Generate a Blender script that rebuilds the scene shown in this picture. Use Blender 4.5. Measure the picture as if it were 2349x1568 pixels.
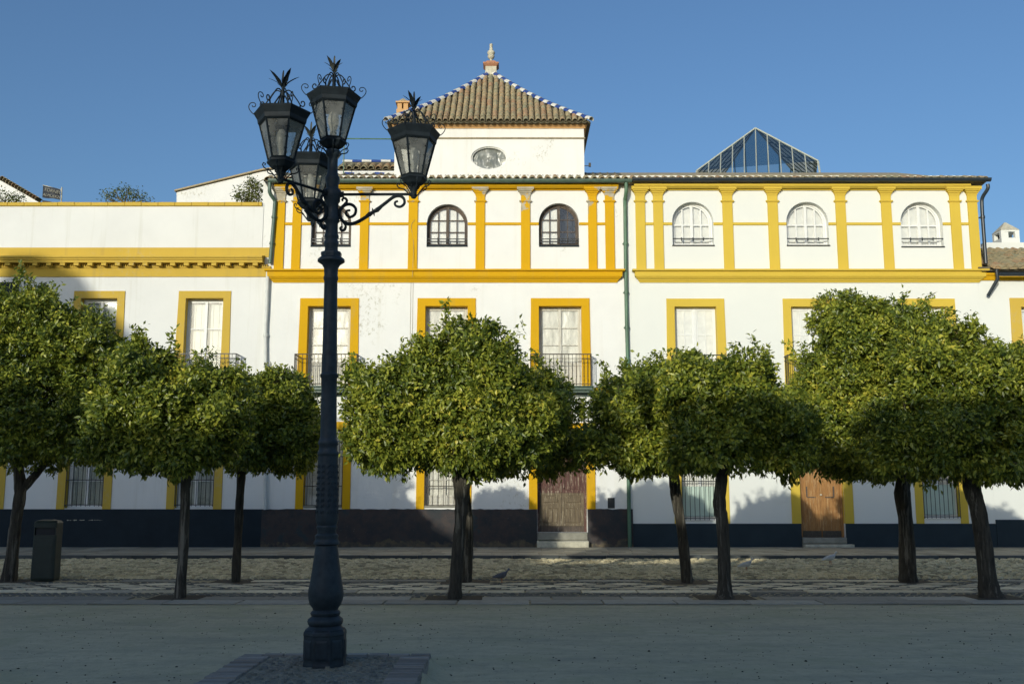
import bpy, math, random
import numpy as np
from mathutils import Vector, Matrix, Euler
R = math.radians
random.seed(7)
for o in list(bpy.data.objects):
    bpy.data.objects.remove(o)
SC = bpy.context.scene
C = SC.collection

# ------------------------------------------------------------------ camera
F = 35/36*2349.0; CX, CY = 1174.5, 784.0
TH = R(8.67); H = 1.65
cam = bpy.data.objects.new('camera', bpy.data.cameras.new('camera')); C.objects.link(cam)
cam.data.lens = 35; cam.data.sensor_width = 36; cam.data.clip_end = 2000
cam.location = (0, 0, H); cam.rotation_euler = (R(90)+TH, 0, 0)
SC.camera = cam

# ------------------------------------------------------------------ light
SDIR = Vector((0.42, 1.0, -0.215)).normalized()
el = math.asin(-SDIR.z)
az = math.atan2(-SDIR.x, -SDIR.y)          # of the sun, from +Y towards +X
w = bpy.data.worlds.new('World'); SC.world = w; w.use_nodes = True
nt = w.node_tree
sky = nt.nodes.new('ShaderNodeTexSky'); sky.sky_type = 'NISHITA'
sky.sun_disc = False; sky.sun_elevation = el; sky.sun_rotation = az % (2*math.pi)
sky.air_density = 1.0; sky.dust_density = 2.4; sky.ozone_density = 4.0; sky.altitude = 0
bg = nt.nodes['Background']; bg.inputs[1].default_value = 0.15
nt.links.new(sky.outputs[0], bg.inputs[0])
sl = bpy.data.lights.new('sun', 'SUN'); sl.energy = 2.78; sl.angle = R(0.53); sl.color = (1.0, 0.965, 0.83)
sun = bpy.data.objects.new('sun', sl); C.objects.link(sun)
sun.rotation_euler = SDIR.to_track_quat('-Z', 'Y').to_euler(); sun.location = (-20, -40, 30)
SC.view_settings.view_transform = 'Standard'; SC.view_settings.look = 'None'
SC.view_settings.exposure = 0.1; SC.view_settings.gamma = 1

# ------------------------------------------------------------------ measuring: where a sight line meets the plane y = Y
def pz(py, Y): return H + Y*math.tan(TH - math.atan((py-CY)/F))
def pt(px, py, Y):
    z = pz(py, Y); d = Y*math.cos(TH) + (z-H)*math.sin(TH)
    return (px-CX)*d/F, z
def px_(px, py, Y): return pt(px, py, Y)[0]
def scl(py, Y):
    z = pz(py, Y); return (Y*math.cos(TH) + (z-H)*math.sin(TH))/F     # metres per unit there

# ------------------------------------------------------------------ object helpers
WO = {}
def _wo(o): return WO.get(o.name, Vector((0, 0, 0))) if o else Vector((0, 0, 0))
def tag(o, label=None, cat=None, group=None, kind=None):
    if label: o['label'] = label
    if cat: o['category'] = cat
    if group: o['group'] = group
    if kind: o['kind'] = kind
    return o
def thing(name, label, cat, loc, group=None):
    o = bpy.data.objects.new(name, None); C.objects.link(o); o.empty_display_size = .2
    o.location = loc; WO[o.name] = Vector(loc)
    return tag(o, label, cat, group)
class MB:
    def __init__(s): s.v = []; s.f = []
    def add(s, vs, fs):
        n = len(s.v); s.v += [tuple(p) for p in vs]; s.f += [tuple(i+n for i in f) for f in fs]; return s
    def box(s, x0, x1, y0, y1, z0, z1):
        return s.add([(x0,y0,z0),(x1,y0,z0),(x1,y1,z0),(x0,y1,z0),(x0,y0,z1),(x1,y0,z1),(x1,y1,z1),(x0,y1,z1)],
              [(0,3,2,1),(4,5,6,7),(0,1,5,4),(1,2,6,5),(2,3,7,6),(3,0,4,7)])
    def bbox(s, x0, x1, y0, y1, z0, z1, b=.01):       # box with a chamfered front and top
        vs = []
        for (e, y) in ((b, y0), (0, y0+b), (0, y1)):
            vs += [(x0+e,y,z0+e),(x1-e,y,z0+e),(x1-e,y,z1-e),(x0+e,y,z1-e)]
        fs = [(0,1,2,3),(11,10,9,8)]
        for k in (0, 4):
            for i in range(4):
                j = (i+1) % 4; fs.append((k+i, k+4+i, k+4+j, k+j))
        return s.add(vs, fs)
    def profx(s, prof, x0, x1, ret0=0, ret1=0, yw=None):   # profile [(y, z)...] swept along x; ends may be mitred back to the wall
        n = len(prof); yw = max(p[0] for p in prof) if yw is None else yw
        vs = [(x0-(ret0 and (yw-y))*1, y, z) for y, z in prof] + [(x1+(ret1 and (yw-y))*1, y, z) for y, z in prof]
        fs = [(i, i+1, n+i+1, n+i) for i in range(n-1)] + [(n-1, 0, n, 2*n-1)]
        s.add(vs, fs)
        for e, ret in ((0, ret0), (1, ret1)):
            sg = -1 if e == 0 else 1
            if ret:
                xs = [v[0] for v in vs[e*n:(e+1)*n]]
                a = [(xs[i], prof[i][0], prof[i][1]) for i in range(n)] + [(xs[i], yw, prof[i][1]) for i in range(n)]
                s.add(a, [((i, n+i, n+i+1, i+1) if e == 0 else (i, i+1, n+i+1, n+i)) for i in range(n-1)])
            else:
                s.add(vs[e*n:(e+1)*n], [tuple(range(n))[::-1] if e else tuple(range(n))])
        return s
    def polyxz(s, poly, y0, y1):
        n = len(poly)
        return s.add([(x,y0,z) for x,z in poly]+[(x,y1,z) for x,z in poly],
              [tuple(range(n)), tuple(range(n,2*n))[::-1]]+[(i,i+n,(i+1)%n+n,(i+1)%n) for i in range(n)])
    def lathe(s, prof, n=16, c=(0,0,0), rot=0, cap=True):
        vs = []
        for r, z in prof:
            for k in range(n):
                a = rot+2*math.pi*k/n; vs.append((c[0]+r*math.cos(a), c[1]+r*math.sin(a), c[2]+z))
        m = len(prof)
        fs = [(i*n+k, i*n+(k+1)%n, (i+1)*n+(k+1)%n, (i+1)*n+k) for i in range(m-1) for k in range(n)]
        if cap: fs += [tuple(range(n))[::-1], tuple(range((m-1)*n, m*n))]
        return s.add(vs, fs)
    def tube(s, pts, rad, n=6, cap=True):
        pts = [Vector(p) for p in pts]; m = len(pts)
        if not hasattr(rad, '__len__'): rad = [rad]*m
        T = [(pts[min(i+1,m-1)]-pts[max(i-1,0)]).normalized() for i in range(m)]
        up = Vector((0,0,1)) if abs(T[0].z) < .9 else Vector((0,1,0))
        u = T[0].cross(up).normalized(); vs = []
        for i in range(m):
            u = (u - T[i]*u.dot(T[i]))
            u = u.normalized() if u.length > 1e-6 else T[i].orthogonal().normalized()
            v = T[i].cross(u)
            for k in range(n):
                a = 2*math.pi*k/n; vs.append(pts[i]+(u*math.cos(a)+v*math.sin(a))*rad[i])
        fs = [(i*n+k, i*n+(k+1)%n, (i+1)*n+(k+1)%n, (i+1)*n+k) for i in range(m-1) for k in range(n)]
        if cap: fs += [tuple(range(n))[::-1], tuple(range((m-1)*n, m*n))]
        return s.add(vs, fs)
    def mesh(s, name, m, off=(0,0,0), smooth=False):
        me = bpy.data.meshes.new(name)
        me.from_pydata([(a-off[0], b-off[1], c-off[2]) for a, b, c in s.v], [], s.f)
        me.materials.append(m)
        if smooth:
            me.polygons.foreach_set('use_smooth', [True]*len(me.polygons))
            try: me.set_sharp_from_angle(angle=R(40))
            except Exception: pass
        me.update(); return me
    def build(s, name, m, parent=None, smooth=False, origin=None):
        xs, ys, zs = zip(*s.v)
        c = Vector(origin) if origin else Vector(((min(xs)+max(xs))/2, (min(ys)+max(ys))/2, min(zs)))
        o = bpy.data.objects.new(name, s.mesh(name, m, c, smooth)); C.objects.link(o)
        o.parent = parent; o.location = c - _wo(parent); WO[o.name] = c
        return o
def inst(name, me, parent, loc, rot=None, scale=None):
    o = bpy.data.objects.new(name, me); C.objects.link(o)
    o.parent = parent; o.location = Vector(loc) - _wo(parent); WO[o.name] = Vector(loc)
    if rot is not None: o.rotation_euler = rot
    if scale is not None: o.scale = scale
    return o
def spline(pts, k=6):
    P = [Vector(p) for p in pts]; P = [P[0]*2-P[1]]+P+[P[-1]*2-P[-2]]; out = []
    for i in range(1, len(P)-2):
        for j in range(k):
            t = j/k; a, b, c, d = P[i-1:i+3]
            out.append(.5*((2*b)+(c-a)*t+(2*a-5*b+4*c-d)*t*t+(3*b-a-3*c+d)*t**3))
    out.append(P[-2]); return out

# ------------------------------------------------------------------ materials
def newmat(name):
    m = bpy.data.materials.new(name); m.use_nodes = True
    return m, m.node_tree, m.node_tree.nodes['Principled BSDF']
def N(t, typ, **kw):
    n = t.nodes.new(typ)
    for k, v in kw.items(): setattr(n, k, v)
    return n
def coords(t, scale=(1,1,1), world=True):
    if world: src = N(t, 'ShaderNodeNewGeometry').outputs['Position']
    else: src = N(t, 'ShaderNodeTexCoord').outputs['Object']
    mp = N(t, 'ShaderNodeMapping'); mp.inputs['Scale'].default_value = scale
    t.links.new(src, mp.inputs[0]); return mp.outputs[0]
def noise(t, vec, scale, detail=6, rough=.6):
    n = N(t, 'ShaderNodeTexNoise'); n.inputs['Scale'].default_value = scale
    n.inputs['Detail'].default_value = detail; n.inputs['Roughness'].default_value = rough
    t.links.new(vec, n.inputs['Vector']); return n.outputs['Fac']
def ramp(t, fac, stops):
    r = N(t, 'ShaderNodeValToRGB'); e = r.color_ramp.elements
    while len(e) < len(stops): e.new(.5)
    for x, (p, c) in zip(e, stops): x.position = p; x.color = (*c, 1) if len(c) == 3 else c
    t.links.new(fac, r.inputs[0]); return r.outputs[0]
def mix(t, fac, a, b, mode='MIX'):
    m = N(t, 'ShaderNodeMix', data_type='RGBA', blend_type=mode)
    for i, v in ((0, fac), (6, a), (7, b)):
        if isinstance(v, (int, float)): m.inputs[i].default_value = v
        elif isinstance(v, tuple): m.inputs[i].default_value = (*v, 1)
        else: t.links.new(v, m.inputs[i])
    return m.outputs[2]
def math_(t, op, a, b=0.0, c=None, clamp=False):
    m = N(t, 'ShaderNodeMath', operation=op, use_clamp=clamp)
    for i, v in enumerate((a, b, c)):
        if v is None: continue
        if isinstance(v, (int, float)): m.inputs[i].default_value = v
        else: t.links.new(v, m.inputs[i])
    return m.outputs[0]
def bump(t, b, h, strength=.3, dist=.01):
    n = N(t, 'ShaderNodeBump'); n.inputs['Strength'].default_value = strength; n.inputs['Distance'].default_value = dist
    t.links.new(h, n.inputs['Height']); t.links.new(n.outputs[0], b.inputs['Normal'])
def setc(t, b, c): t.links.new(c, b.inputs['Base Color'])
def mask(t, fac, lo, hi): return ramp(t, fac, [(lo, (0,0,0)), (hi, (1,1,1))])
def axis(t, vec, i):
    s = N(t, 'ShaderNodeSeparateXYZ'); t.links.new(vec, s.inputs[0]); return s.outputs[i]

def simple(name, c, rough=.6, var=.15, sc=8, bs=.15, bd=.004, bsc=40, metal=0, world=True, spec=None, scale=(1,1,1)):
    m, t, b = newmat(name); v = coords(t, scale, world)
    dark = tuple(x*(1-var) for x in c); lite = tuple(min(1, x*(1+var)) for x in c)
    setc(t, b, ramp(t, noise(t, v, sc), [(.3, dark), (.7, lite)]))
    b.inputs['Roughness'].default_value = rough; b.inputs['Metallic'].default_value = metal
    if spec is not None: b.inputs['Specular IOR Level'].default_value = spec
    if bs: bump(t, b, noise(t, v, bsc, 4), bs, bd)
    return m
def plaster(name, c, streak=.0, streakc=(.5,.47,.36), grime=0, peel=None, zr=None, old=0):
    m, t, b = newmat(name); v = coords(t)
    col = ramp(t, noise(t, v, .7, 5), [(.3, tuple(x*(.93 if old or streak > .2 else .965) for x in c)), (.66, c)])
    if streak:
        s = noise(t, coords(t, (2.2, 1, .12)), 1.6, 4, .65)
        s2 = mask(t, s, .55, .78)
        col = mix(t, math_(t, 'MULTIPLY', s2, streak), col, streakc)
    if grime:        # small dirty patches and blown plaster, dense in a few places
        a = mask(t, noise(t, v, .55, 2), .56, .68); q = mask(t, noise(t, coords(t, (1,1,.8)), 9, 8, .75), .52, .62)
        col = mix(t, math_(t, 'MULTIPLY', math_(t, 'MULTIPLY', a, q), grime), col, (.42,.40,.30))
    if peel:         # old paint flaked off towards the capitals
        z = axis(t, coords(t), 2); n = noise(t, v, 1.3, 5, .6)
        zz = math_(t, 'MULTIPLY_ADD', n, 2.6, math_(t, 'SUBTRACT', z, peel))
        k = mask(t, math_(t, 'MULTIPLY_ADD', math_(t, 'SUBTRACT', zz, 1.3), .8, .5, clamp=True), .57, .60)
        patch = mask(t, noise(t, v, 1.7, 3), .47, .50)
        k = math_(t, 'MULTIPLY', k, patch)
        col = mix(t, k, col, ramp(t, noise(t, v, 4), [(.35, (.33,.29,.20)), (.6, (.46,.42,.32))]))
    setc(t, b, col); b.inputs['Roughness'].default_value = .85; b.inputs['Specular IOR Level'].default_value = .06
    h = math_(t, 'ADD', noise(t, v, 60, 3), math_(t, 'MULTIPLY', noise(t, v, 3, 3), 3.0))
    bump(t, b, h, .22 + old*.2, .006 + old*.004)
    return m
WHITE = (.80, .80, .77)
M = {}
M['white_old'] = plaster('old_white_plaster', (.79,.79,.75), .35, (.62,.60,.50), .9, old=1)
M['white_new'] = plaster('fresh_white_plaster', (.735,.75,.70), .0, grime=0)
M['white_left'] = plaster('streaked_white_plaster', (.76,.76,.72), .55, (.56,.55,.46), .12)
M['ochre_old'] = plaster('flaking_ochre_paint', (.64,.365,.014), .25, (.55,.35,.06), .2, peel=10.45)
M['ochre_c'] = plaster('central_ochre_paint', (.64,.365,.014), .55, (.52,.33,.06), .1)
M['ochre_new'] = plaster('fresh_ochre_paint', (.63,.455,.068), .3, (.62,.42,.08))
M['ochre_left'] = plaster('weathered_ochre_paint', (.58,.40,.072), .7, (.42,.30,.09), .35)
M['terracotta_trim'] = plaster('pale_terracotta_paint', (.60,.36,.16), .5, (.45,.33,.2), .3)
M['plinth_navy'] = simple('dark_navy_plinth_paint', (.014,.024,.032), .7, .18, 2, .2, spec=.2)
M['plinth_slate'] = simple('slate_plinth_paint', (.022,.036,.045), .7, .15, 1.5, .2, spec=.2)
def m_oldplinth():
    m, t, b = newmat('peeling_plinth_paint'); v = coords(t)
    c = ramp(t, noise(t, v, 1.1, 6, .7), [(.36, (.016,.023,.026)), (.46, (.030,.028,.029)), (.55, (.050,.036,.031)), (.62, (.024,.036,.040))])
    z = axis(t, coords(t), 2)
    low = math_(t, 'MULTIPLY_ADD', z, -1.1, noise(t, v, 2.3, 6, .7))
    c = mix(t, mask(t, low, .22, .26), c, ramp(t, noise(t, v, 6), [(.4, (.11,.085,.05)), (.6, (.05,.045,.035))]))
    c = mix(t, mask(t, noise(t, v, 14, 5, .8), .66, .70), c, (.20,.18,.15))
    setc(t, b, c); b.inputs['Roughness'].default_value = .75
    bump(t, b, noise(t, v, 5, 8, .7), .5, .02); return m
M['plinth_old'] = m_oldplinth()
def m_tile():
    m, t, b = newmat('weathered_clay_tile'); v = coords(t, world=True)
    oi = N(t, 'ShaderNodeObjectInfo').outputs['Random']
    c = ramp(t, oi, [(0, (.33,.29,.17)), (.35, (.40,.33,.19)), (.6, (.42,.31,.17)), (.85, (.40,.24,.13)), (1, (.30,.29,.18))])
    c = mix(t, mask(t, noise(t, v, 7, 6, .7), .50, .64), c, (.22,.205,.12))
    c = mix(t, mask(t, noise(t, v, 16, 5, .7), .60, .66), c, (.38,.36,.24))
    setc(t, b, c); b.inputs['Roughness'].default_value = .92; bump(t, b, noise(t, v, 30, 5), .5, .008); return m
M['tile'] = m_tile()
M['mortar'] = simple('roof_mortar', (.33,.28,.18), .95, .3, 9, .5, .01, 30)
M['mortar_dark'] = simple('lichen_roof_bed', (.15,.13,.08), .95, .35, 7, .5, .01, 30)
M['tile_blue'] = simple('blue_glazed_tile', (.035,.07,.25), .3, .3, 12, .1)
M['tile_white'] = simple('white_glazed_tile', (.66,.65,.58), .35, .15, 12, .1)
M['stone'] = simple('pale_stone', (.50,.47,.36), .85, .25, 6, .4, .01, 25)
M['step_stone'] = simple('grey_step_stone', (.26,.25,.20), .8, .2, 5, .3, .006, 25)
M['brick_red'] = simple('brick_moulding', (.42,.20,.11), .9, .25, 12, .3)
M['gutter_green'] = simple('green_gutter_paint', (.07,.12,.09), .45, .25, 5, .1)
M['gutter_dark'] = simple('dark_slate_gutter_paint', (.022,.032,.042), .35, .2, 5, .05)
M['pipe_green'] = simple('green_downpipe_paint', (.075,.15,.09), .5, .35, 3, .2, scale=(1,1,.5))
M['pipe_white'] = simple('whitewashed_downpipe', (.60,.62,.58), .6, .1, 3, .1)
M['iron'] = simple('dark_wrought_iron', (.018,.022,.024), .5, .3, 20, .1, metal=0)
M['iron_rust'] = simple('rusty_wrought_iron', (.06,.05,.035), .7, .4, 20, .2)
M['wood_white'] = simple('white_window_paint', (.74,.75,.72), .5, .05, 6, .1)
M['shutter_grey'] = simple('grey_green_shutter_board', (.47,.51,.44), .6, .12, 4, .1)  # darker grey-green boards behind the left house panes
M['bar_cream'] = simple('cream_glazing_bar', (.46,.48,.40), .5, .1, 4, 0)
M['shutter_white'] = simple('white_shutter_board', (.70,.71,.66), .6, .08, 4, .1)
def m_oldwood(name, c1, c2, c3, lo, hi):
    m, t, b = newmat(name); g = coords(t, (14, 14, 1.1)); v = coords(t)
    c = ramp(t, noise(t, g, 2.2, 8, .75), [(.35, c1), (.6, c2)])
    c = mix(t, mask(t, noise(t, coords(t, (9,9,.9)), 3.1, 8, .8), lo, hi), c, c3)
    setc(t, b, c); b.inputs['Roughness'].default_value = .75; bump(t, b, noise(t, g, 4, 6), .5, .008); return m
M['wood_brown'] = m_oldwood('flaking_red_brown_wood', (.055,.026,.022), (.115,.048,.036), (.34,.28,.20), .545, .60)
M['wood_grey'] = m_oldwood('weathered_bare_wood', (.07,.050,.032), (.17,.13,.075), (.36,.31,.21), .55, .62)
M['wood_orange'] = m_oldwood('worn_orange_varnished_wood', (.20,.092,.028), (.38,.185,.052), (.50,.34,.17), .52, .66)
M['wood_peel'] = m_oldwood('peeling_white_window_wood', (.46,.43,.34), (.66,.65,.58), (.16,.12,.08), .60, .63)
M['wood_dark'] = m_oldwood('dark_brown_window_wood', (.045,.033,.026), (.11,.082,.060), (.40,.37,.30), .60, .64)
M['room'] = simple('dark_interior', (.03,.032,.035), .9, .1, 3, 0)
M['mint_panel'] = simple('pale_green_window_film', (.46,.58,.50), .5, .06, 3, 0)
def m_glass(name='window_glass', tint=(1,1,1), refl=.5):
    m = bpy.data.materials.new(name); m.use_nodes = True; t = m.node_tree; t.nodes.clear()
    o = N(t, 'ShaderNodeOutputMaterial'); tr = N(t, 'ShaderNodeBsdfTransparent'); gl = N(t, 'ShaderNodeBsdfGlossy')
    tr.inputs[0].default_value = (*tint, 1); gl.inputs['Roughness'].default_value = .03
    fr = N(t, 'ShaderNodeFresnel'); fr.inputs[0].default_value = 1.5
    mx = N(t, 'ShaderNodeMixShader'); v = coords(t)
    k = math_(t, 'MULTIPLY_ADD', fr.outputs[0], refl*2, .02, clamp=True)
    t.links.new(k, mx.inputs[0]); t.links.new(tr.outputs[0], mx.inputs[1]); t.links.new(gl.outputs[0], mx.inputs[2])
    bn = N(t, 'ShaderNodeBump'); bn.inputs['Strength'].default_value = .12; bn.inputs['Distance'].default_value = .02
    t.links.new(noise(t, v, 2.5, 2), bn.inputs['Height']); t.links.new(bn.outputs[0], gl.inputs['Normal'])
    t.links.new(mx.outputs[0], o.inputs[0]); return m
M['glass'] = m_glass()
M['glass_roof'] = m_glass('skylight_glass', (.55,.66,.68), 1.8)
M['glass_dusty'] = m_glass('lantern_glass', (.93,.93,.90), .5)
t_ = M['glass_dusty'].node_tree; o_ = t_.nodes['Material Output']; s_ = o_.inputs[0].links[0].from_socket
df = N(t_, 'ShaderNodeBsdfDiffuse'); df.inputs[0].default_value = (.55,.56,.52,1); tl_ = N(t_, 'ShaderNodeBsdfTranslucent'); tl_.inputs[0].default_value = (.6,.6,.56,1)
m1 = N(t_, 'ShaderNodeMixShader'); t_.links.new(df.outputs[0], m1.inputs[1]); t_.links.new(tl_.outputs[0], m1.inputs[2])
m2 = N(t_, 'ShaderNodeMixShader'); t_.links.new(ramp(t_, noise(t_, coords(t_), 6, 4), [(.35, (.22,)*3), (.7, (.5,)*3)]), m2.inputs[0])
t_.links.new(s_, m2.inputs[1]); t_.links.new(m1.outputs[0], m2.inputs[2]); t_.links.new(m2.outputs[0], o_.inputs[0])
def m_film():
    m, t, b = newmat('crumpled_grey_plastic'); v = coords(t, (1,1,1))
    n = noise(t, v, 3.2, 5, .6)
    setc(t, b, ramp(t, n, [(.35, (.16,.18,.17)), (.60, (.26,.27,.25)), (.68, (.6,.6,.55))])); b.inputs['Roughness'].default_value = .28
    bump(t, b, noise(t, coords(t, (2.2,1,1)), 1.7, 2, .4), .9, .25); return m
M['film'] = m_film()
def m_paper():
    m, t, b = newmat('sheeted_window_backing'); v = coords(t)
    setc(t, b, ramp(t, noise(t, coords(t, (1.5,1,.5)), 3, 6, .65), [(.3, (.40,.385,.31)), (.5, (.64,.63,.54)), (.7, (.48,.47,.40))]))
    b.inputs['Roughness'].default_value = .4; bump(t, b, noise(t, coords(t, (1,1,.5)), 3, 3, .4), .9, .12); return m
M['paper'] = m_paper()
M['lamp'] = simple('dark_blue_grey_cast_iron_paint', (.032,.044,.052), .5, .3, 14, .15, .003, 60, world=False, spec=.3)
M['lamp_darkened'] = simple('darkened_iron_paint', (.014,.020,.024), .6, .3, 14, .1, world=False, spec=.2)  # darker copy of the lamp paint, shade put in for sunlit lanterns and arms
M['lamp_leaf_lit'] = simple('sunlit_leaf_finial_paint', (.045,.050,.040), .6, .4, 14, .1, world=False)  # lighter colour paints in sunlight on the top and back finials
M['bulb'] = simple('frosted_bulb_glass', (.42,.43,.40), .3, .05, 4, 0, world=False)
M['bin'] = simple('dark_green_bin_paint', (.022,.034,.030), .4, .2, 6, .1)
M['bark'] = simple('grey_brown_bark', (.052,.046,.034), .95, .6, 5, .9, .025, 14, scale=(5,5,.8))
_t = M['bark'].node_tree; _b = _t.nodes['Principled BSDF']; _c = _b.inputs['Base Color'].links[0].from_socket
_k = mask(_t, noise(_t, coords(_t, (7,7,.45)), 1.6, 6, .7), .54, .62)
setc(_t, _b, mix(_t, _k, _c, (.19,.175,.14)))
M['twig'] = simple('grey_twigs', (.13,.11,.07), .9, .3, 9, .2)
def m_leaf(name, cols, yel=.10):
    m, t, b = newmat(name); r = N(t, 'ShaderNodeNewGeometry').outputs['Random Per Island']
    cl = noise(t, coords(t), 1.4, 3)
    f = math_(t, 'ADD', math_(t, 'MULTIPLY', r, .75), math_(t, 'MULTIPLY_ADD', cl, 1.3, -.53), clamp=True)
    c = ramp(t, f, [(0, cols[0]), (.45, cols[1]), (.8, cols[2]), (1.0-yel, cols[2]), (1, cols[3])])
    setc(t, b, c); b.inputs['Roughness'].default_value = .38; b.inputs['Specular IOR Level'].default_value = .5
    tl = N(t, 'ShaderNodeBsdfTranslucent'); t.links.new(mix(t, .5, c, (.16,.20,.02)), tl.inputs[0])
    mx = N(t, 'ShaderNodeMixShader'); mx.inputs[0].default_value = .34
    o = t.nodes['Material Output']; t.links.new(b.outputs[0], mx.inputs[1]); t.links.new(tl.outputs[0], mx.inputs[2]); t.links.new(mx.outputs[0], o.inputs[0])
    return m
M['leaf'] = m_leaf('orange_tree_leaf', [(.048,.085,.016), (.185,.235,.030), (.44,.46,.055), (.78,.68,.10)])
M['leaf2'] = m_leaf('roof_bush_leaf', [(.05,.075,.014), (.10,.13,.02), (.16,.18,.03), (.25,.25,.05)])
# ground
def m_sand():
    m, t, b = newmat('packed_sand'); v = coords(t)
    c = ramp(t, noise(t, v, .35, 6, .6), [(.3, (.57,.51,.325)), (.7, (.68,.605,.395))])
    c = mix(t, mask(t, noise(t, coords(t, (1, .6, 1)), 9, 7, .75), .52, .75), c, (.40,.355,.235))
    c = mix(t, math_(t, 'MULTIPLY', mask(t, noise(t, coords(t, (.5,1.6,1)), 1.3, 6, .65), .48, .66), .45), c, (.36,.335,.24))
    c = mix(t, .55, c, mix(t, 1.0, c, ramp(t, noise(t, coords(t, (.8,1.4,1)), 5, 8, .75), [(.30, (.62,)*3), (.68, (1.0,)*3)]), 'MULTIPLY'))
    c = mix(t, mask(t, noise(t, v, 60, 3, .6), .66, .72), c, (.16,.15,.11))
    c = mix(t, math_(t, 'MULTIPLY', mask(t, noise(t, v, .9, 4), .52, .62), .35), c, (.42,.40,.22))
    setc(t, b, c); b.inputs['Roughness'].default_value = .95
    bump(t, b, math_(t, 'ADD', noise(t, v, 40, 6, .7), math_(t, 'MULTIPLY', noise(t, v, 4, 4), 3.0)), .8, .02); return m
M['sand'] = m_sand()
def m_cobble(name, cols, dust=(.70,.60,.36)):
    m, t, b = newmat(name); v = coords(t); r = N(t, 'ShaderNodeNewGeometry').outputs['Random Per Island']
    c = ramp(t, r, [(0, cols[0]), (.5, cols[1]), (1, cols[2])])
    c = mix(t, mask(t, noise(t, v, .9, 5), .46, .70), c, dust)
    c = mix(t, math_(t, 'MULTIPLY', mask(t, noise(t, v, 20, 4), .5, .62), .5), c, (.17,.155,.11))
    setc(t, b, c); b.inputs['Roughness'].default_value = .85; bump(t, b, noise(t, v, 30, 4), .3, .005); return m
M['cobble'] = m_cobble('round_river_cobbles', [(.26,.22,.13), (.56,.48,.28), (.80,.70,.44)])
M['cobble_dark'] = m_cobble('dark_cobbles', [(.07,.08,.08), (.12,.13,.12), (.20,.19,.15)], (.14,.135,.10))
M['cobble_grey'] = m_cobble('worn_grey_pebbles', [(.13,.14,.13), (.20,.20,.18), (.30,.29,.24)], (.24,.22,.15))
M['bed'] = simple('earth_joint_bed', (.34,.29,.175), .95, .4, 6, .5, .01, 30)
def m_slab(name, c):
    m, t, b = newmat(name); v = coords(t); oi = N(t, 'ShaderNodeObjectInfo').outputs['Random']; r = N(t, 'ShaderNodeNewGeometry').outputs['Random Per Island']
    s = math_(t, 'FRACT', math_(t, 'ADD', oi, r))
    k = ramp(t, s, [(0, tuple(x*.7 for x in c)), (1, tuple(x*1.25 for x in c))])
    k = mix(t, math_(t, 'MULTIPLY', mask(t, noise(t, v, 5, 6, .7), .45, .7), .45), k, tuple(x*.5 for x in c))
    setc(t, b, k); b.inputs['Roughness'].default_value = .8; bump(t, b, noise(t, v, 25, 5), .3, .006); return m
M['slab_light'] = m_slab('pale_worn_slab', (.68,.62,.46))
M['slab_grey'] = m_slab('grey_worn_slab', (.33,.32,.27))
M['walk'] = m_slab('pavement_slab', (.34,.31,.23))
M['kerb'] = m_slab('dark_granite_kerb', (.075,.085,.085))
M['silt'] = simple('dusty_silt', (.27,.25,.18), .95, .4, 5, .5, .01, 25)
M['soil'] = simple('shade_toned_pit_soil', (.045,.036,.022), .95, .4, 8, .6, .02, 20)  # pit soil, coloured darker to hold the shade of the sunken openings
M['speck'] = simple('dark_debris', (.035,.028,.018), .9, .4, 20, 0)
FY = 30.0                                   # the plane of the facades
def X(px, py=784): return px_(px, py, FY)
def Z(py, Y=FY): return pz(py, Y)
ZB = .10                                    # top of the pavement

# ------------------------------------------------------------------ ground, paving
def sheet(name, m, x0, x1, y0, y1, z):
    return tag(MB().add([(x0,y0,z),(x1,y0,z),(x1,y1,z),(x0,y1,z)], [(0,1,2,3)]).build(name, m), kind='structure')
sheet('ground', M['sand'], -400, 400, -400, 400, 0)
tree_feet = [(20,1325,19.5,.0), (412,1370,16.4,0), (541,1330,19.3,0), (1043,1372,16.3,0), (1068,1332,19.3,0),
             (1577,1335,19.2,0), (1662,1369,16.4,0), (2082,1333,19.3,0), (2270,1367,16.5,0)]
pits = []
for px, py, Y, _ in tree_feet:
    x = px_(px, py, Y); pits.append((x-.46, x+.46, Y-.42, Y+.42))
def in_pit(x, y, e=0): return any(a-e < x < b+e and c-e < y < d+e for a, b, c, d in pits)
YP0, YP1, YK = 15.4, 19.95, 25.7           # sand | patterned paving | cobbles | kerb
pav = sheet('paving', M['bed'], -24, 24, YP0, YP1, .004)
road = sheet('cobbled_road', M['bed'], -24, 24, YP1, YK-.001, .004)
sidew = tag(MB().box(-24, 24, YK+.16, FY+.2, 0, ZB-.02).build('pavement', M['bed']), kind='structure')
rnd = random.Random(3)
slab_mesh = {}
def slab_me(w, d, m, dia=False):
    k = (w, d, m, dia)
    if k not in slab_mesh:
        mb = MB(); h = .018
        if dia:
            q = lambda s, z: [(0,-d/2*s,z),(w/2*s,0,z),(0,d/2*s,z),(-w/2*s,0,z)]
        else:
            q = lambda s, z: [(-w/2*s,-d/2*s,z),(w/2*s,-d/2*s,z),(w/2*s,d/2*s,z),(-w/2*s,d/2*s,z)]
        mb.add(q(1, 0)+q(1, h-.005)+q(.975, h), [(0,1,5,4),(1,2,6,5),(2,3,7,6),(3,0,4,7),(4,5,9,8),(5,6,10,9),(6,7,11,10),(7,4,8,11),(8,9,10,11)])
        slab_mesh[k] = mb.mesh('paving_slab', M[m])
    return slab_mesh[k]
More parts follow.
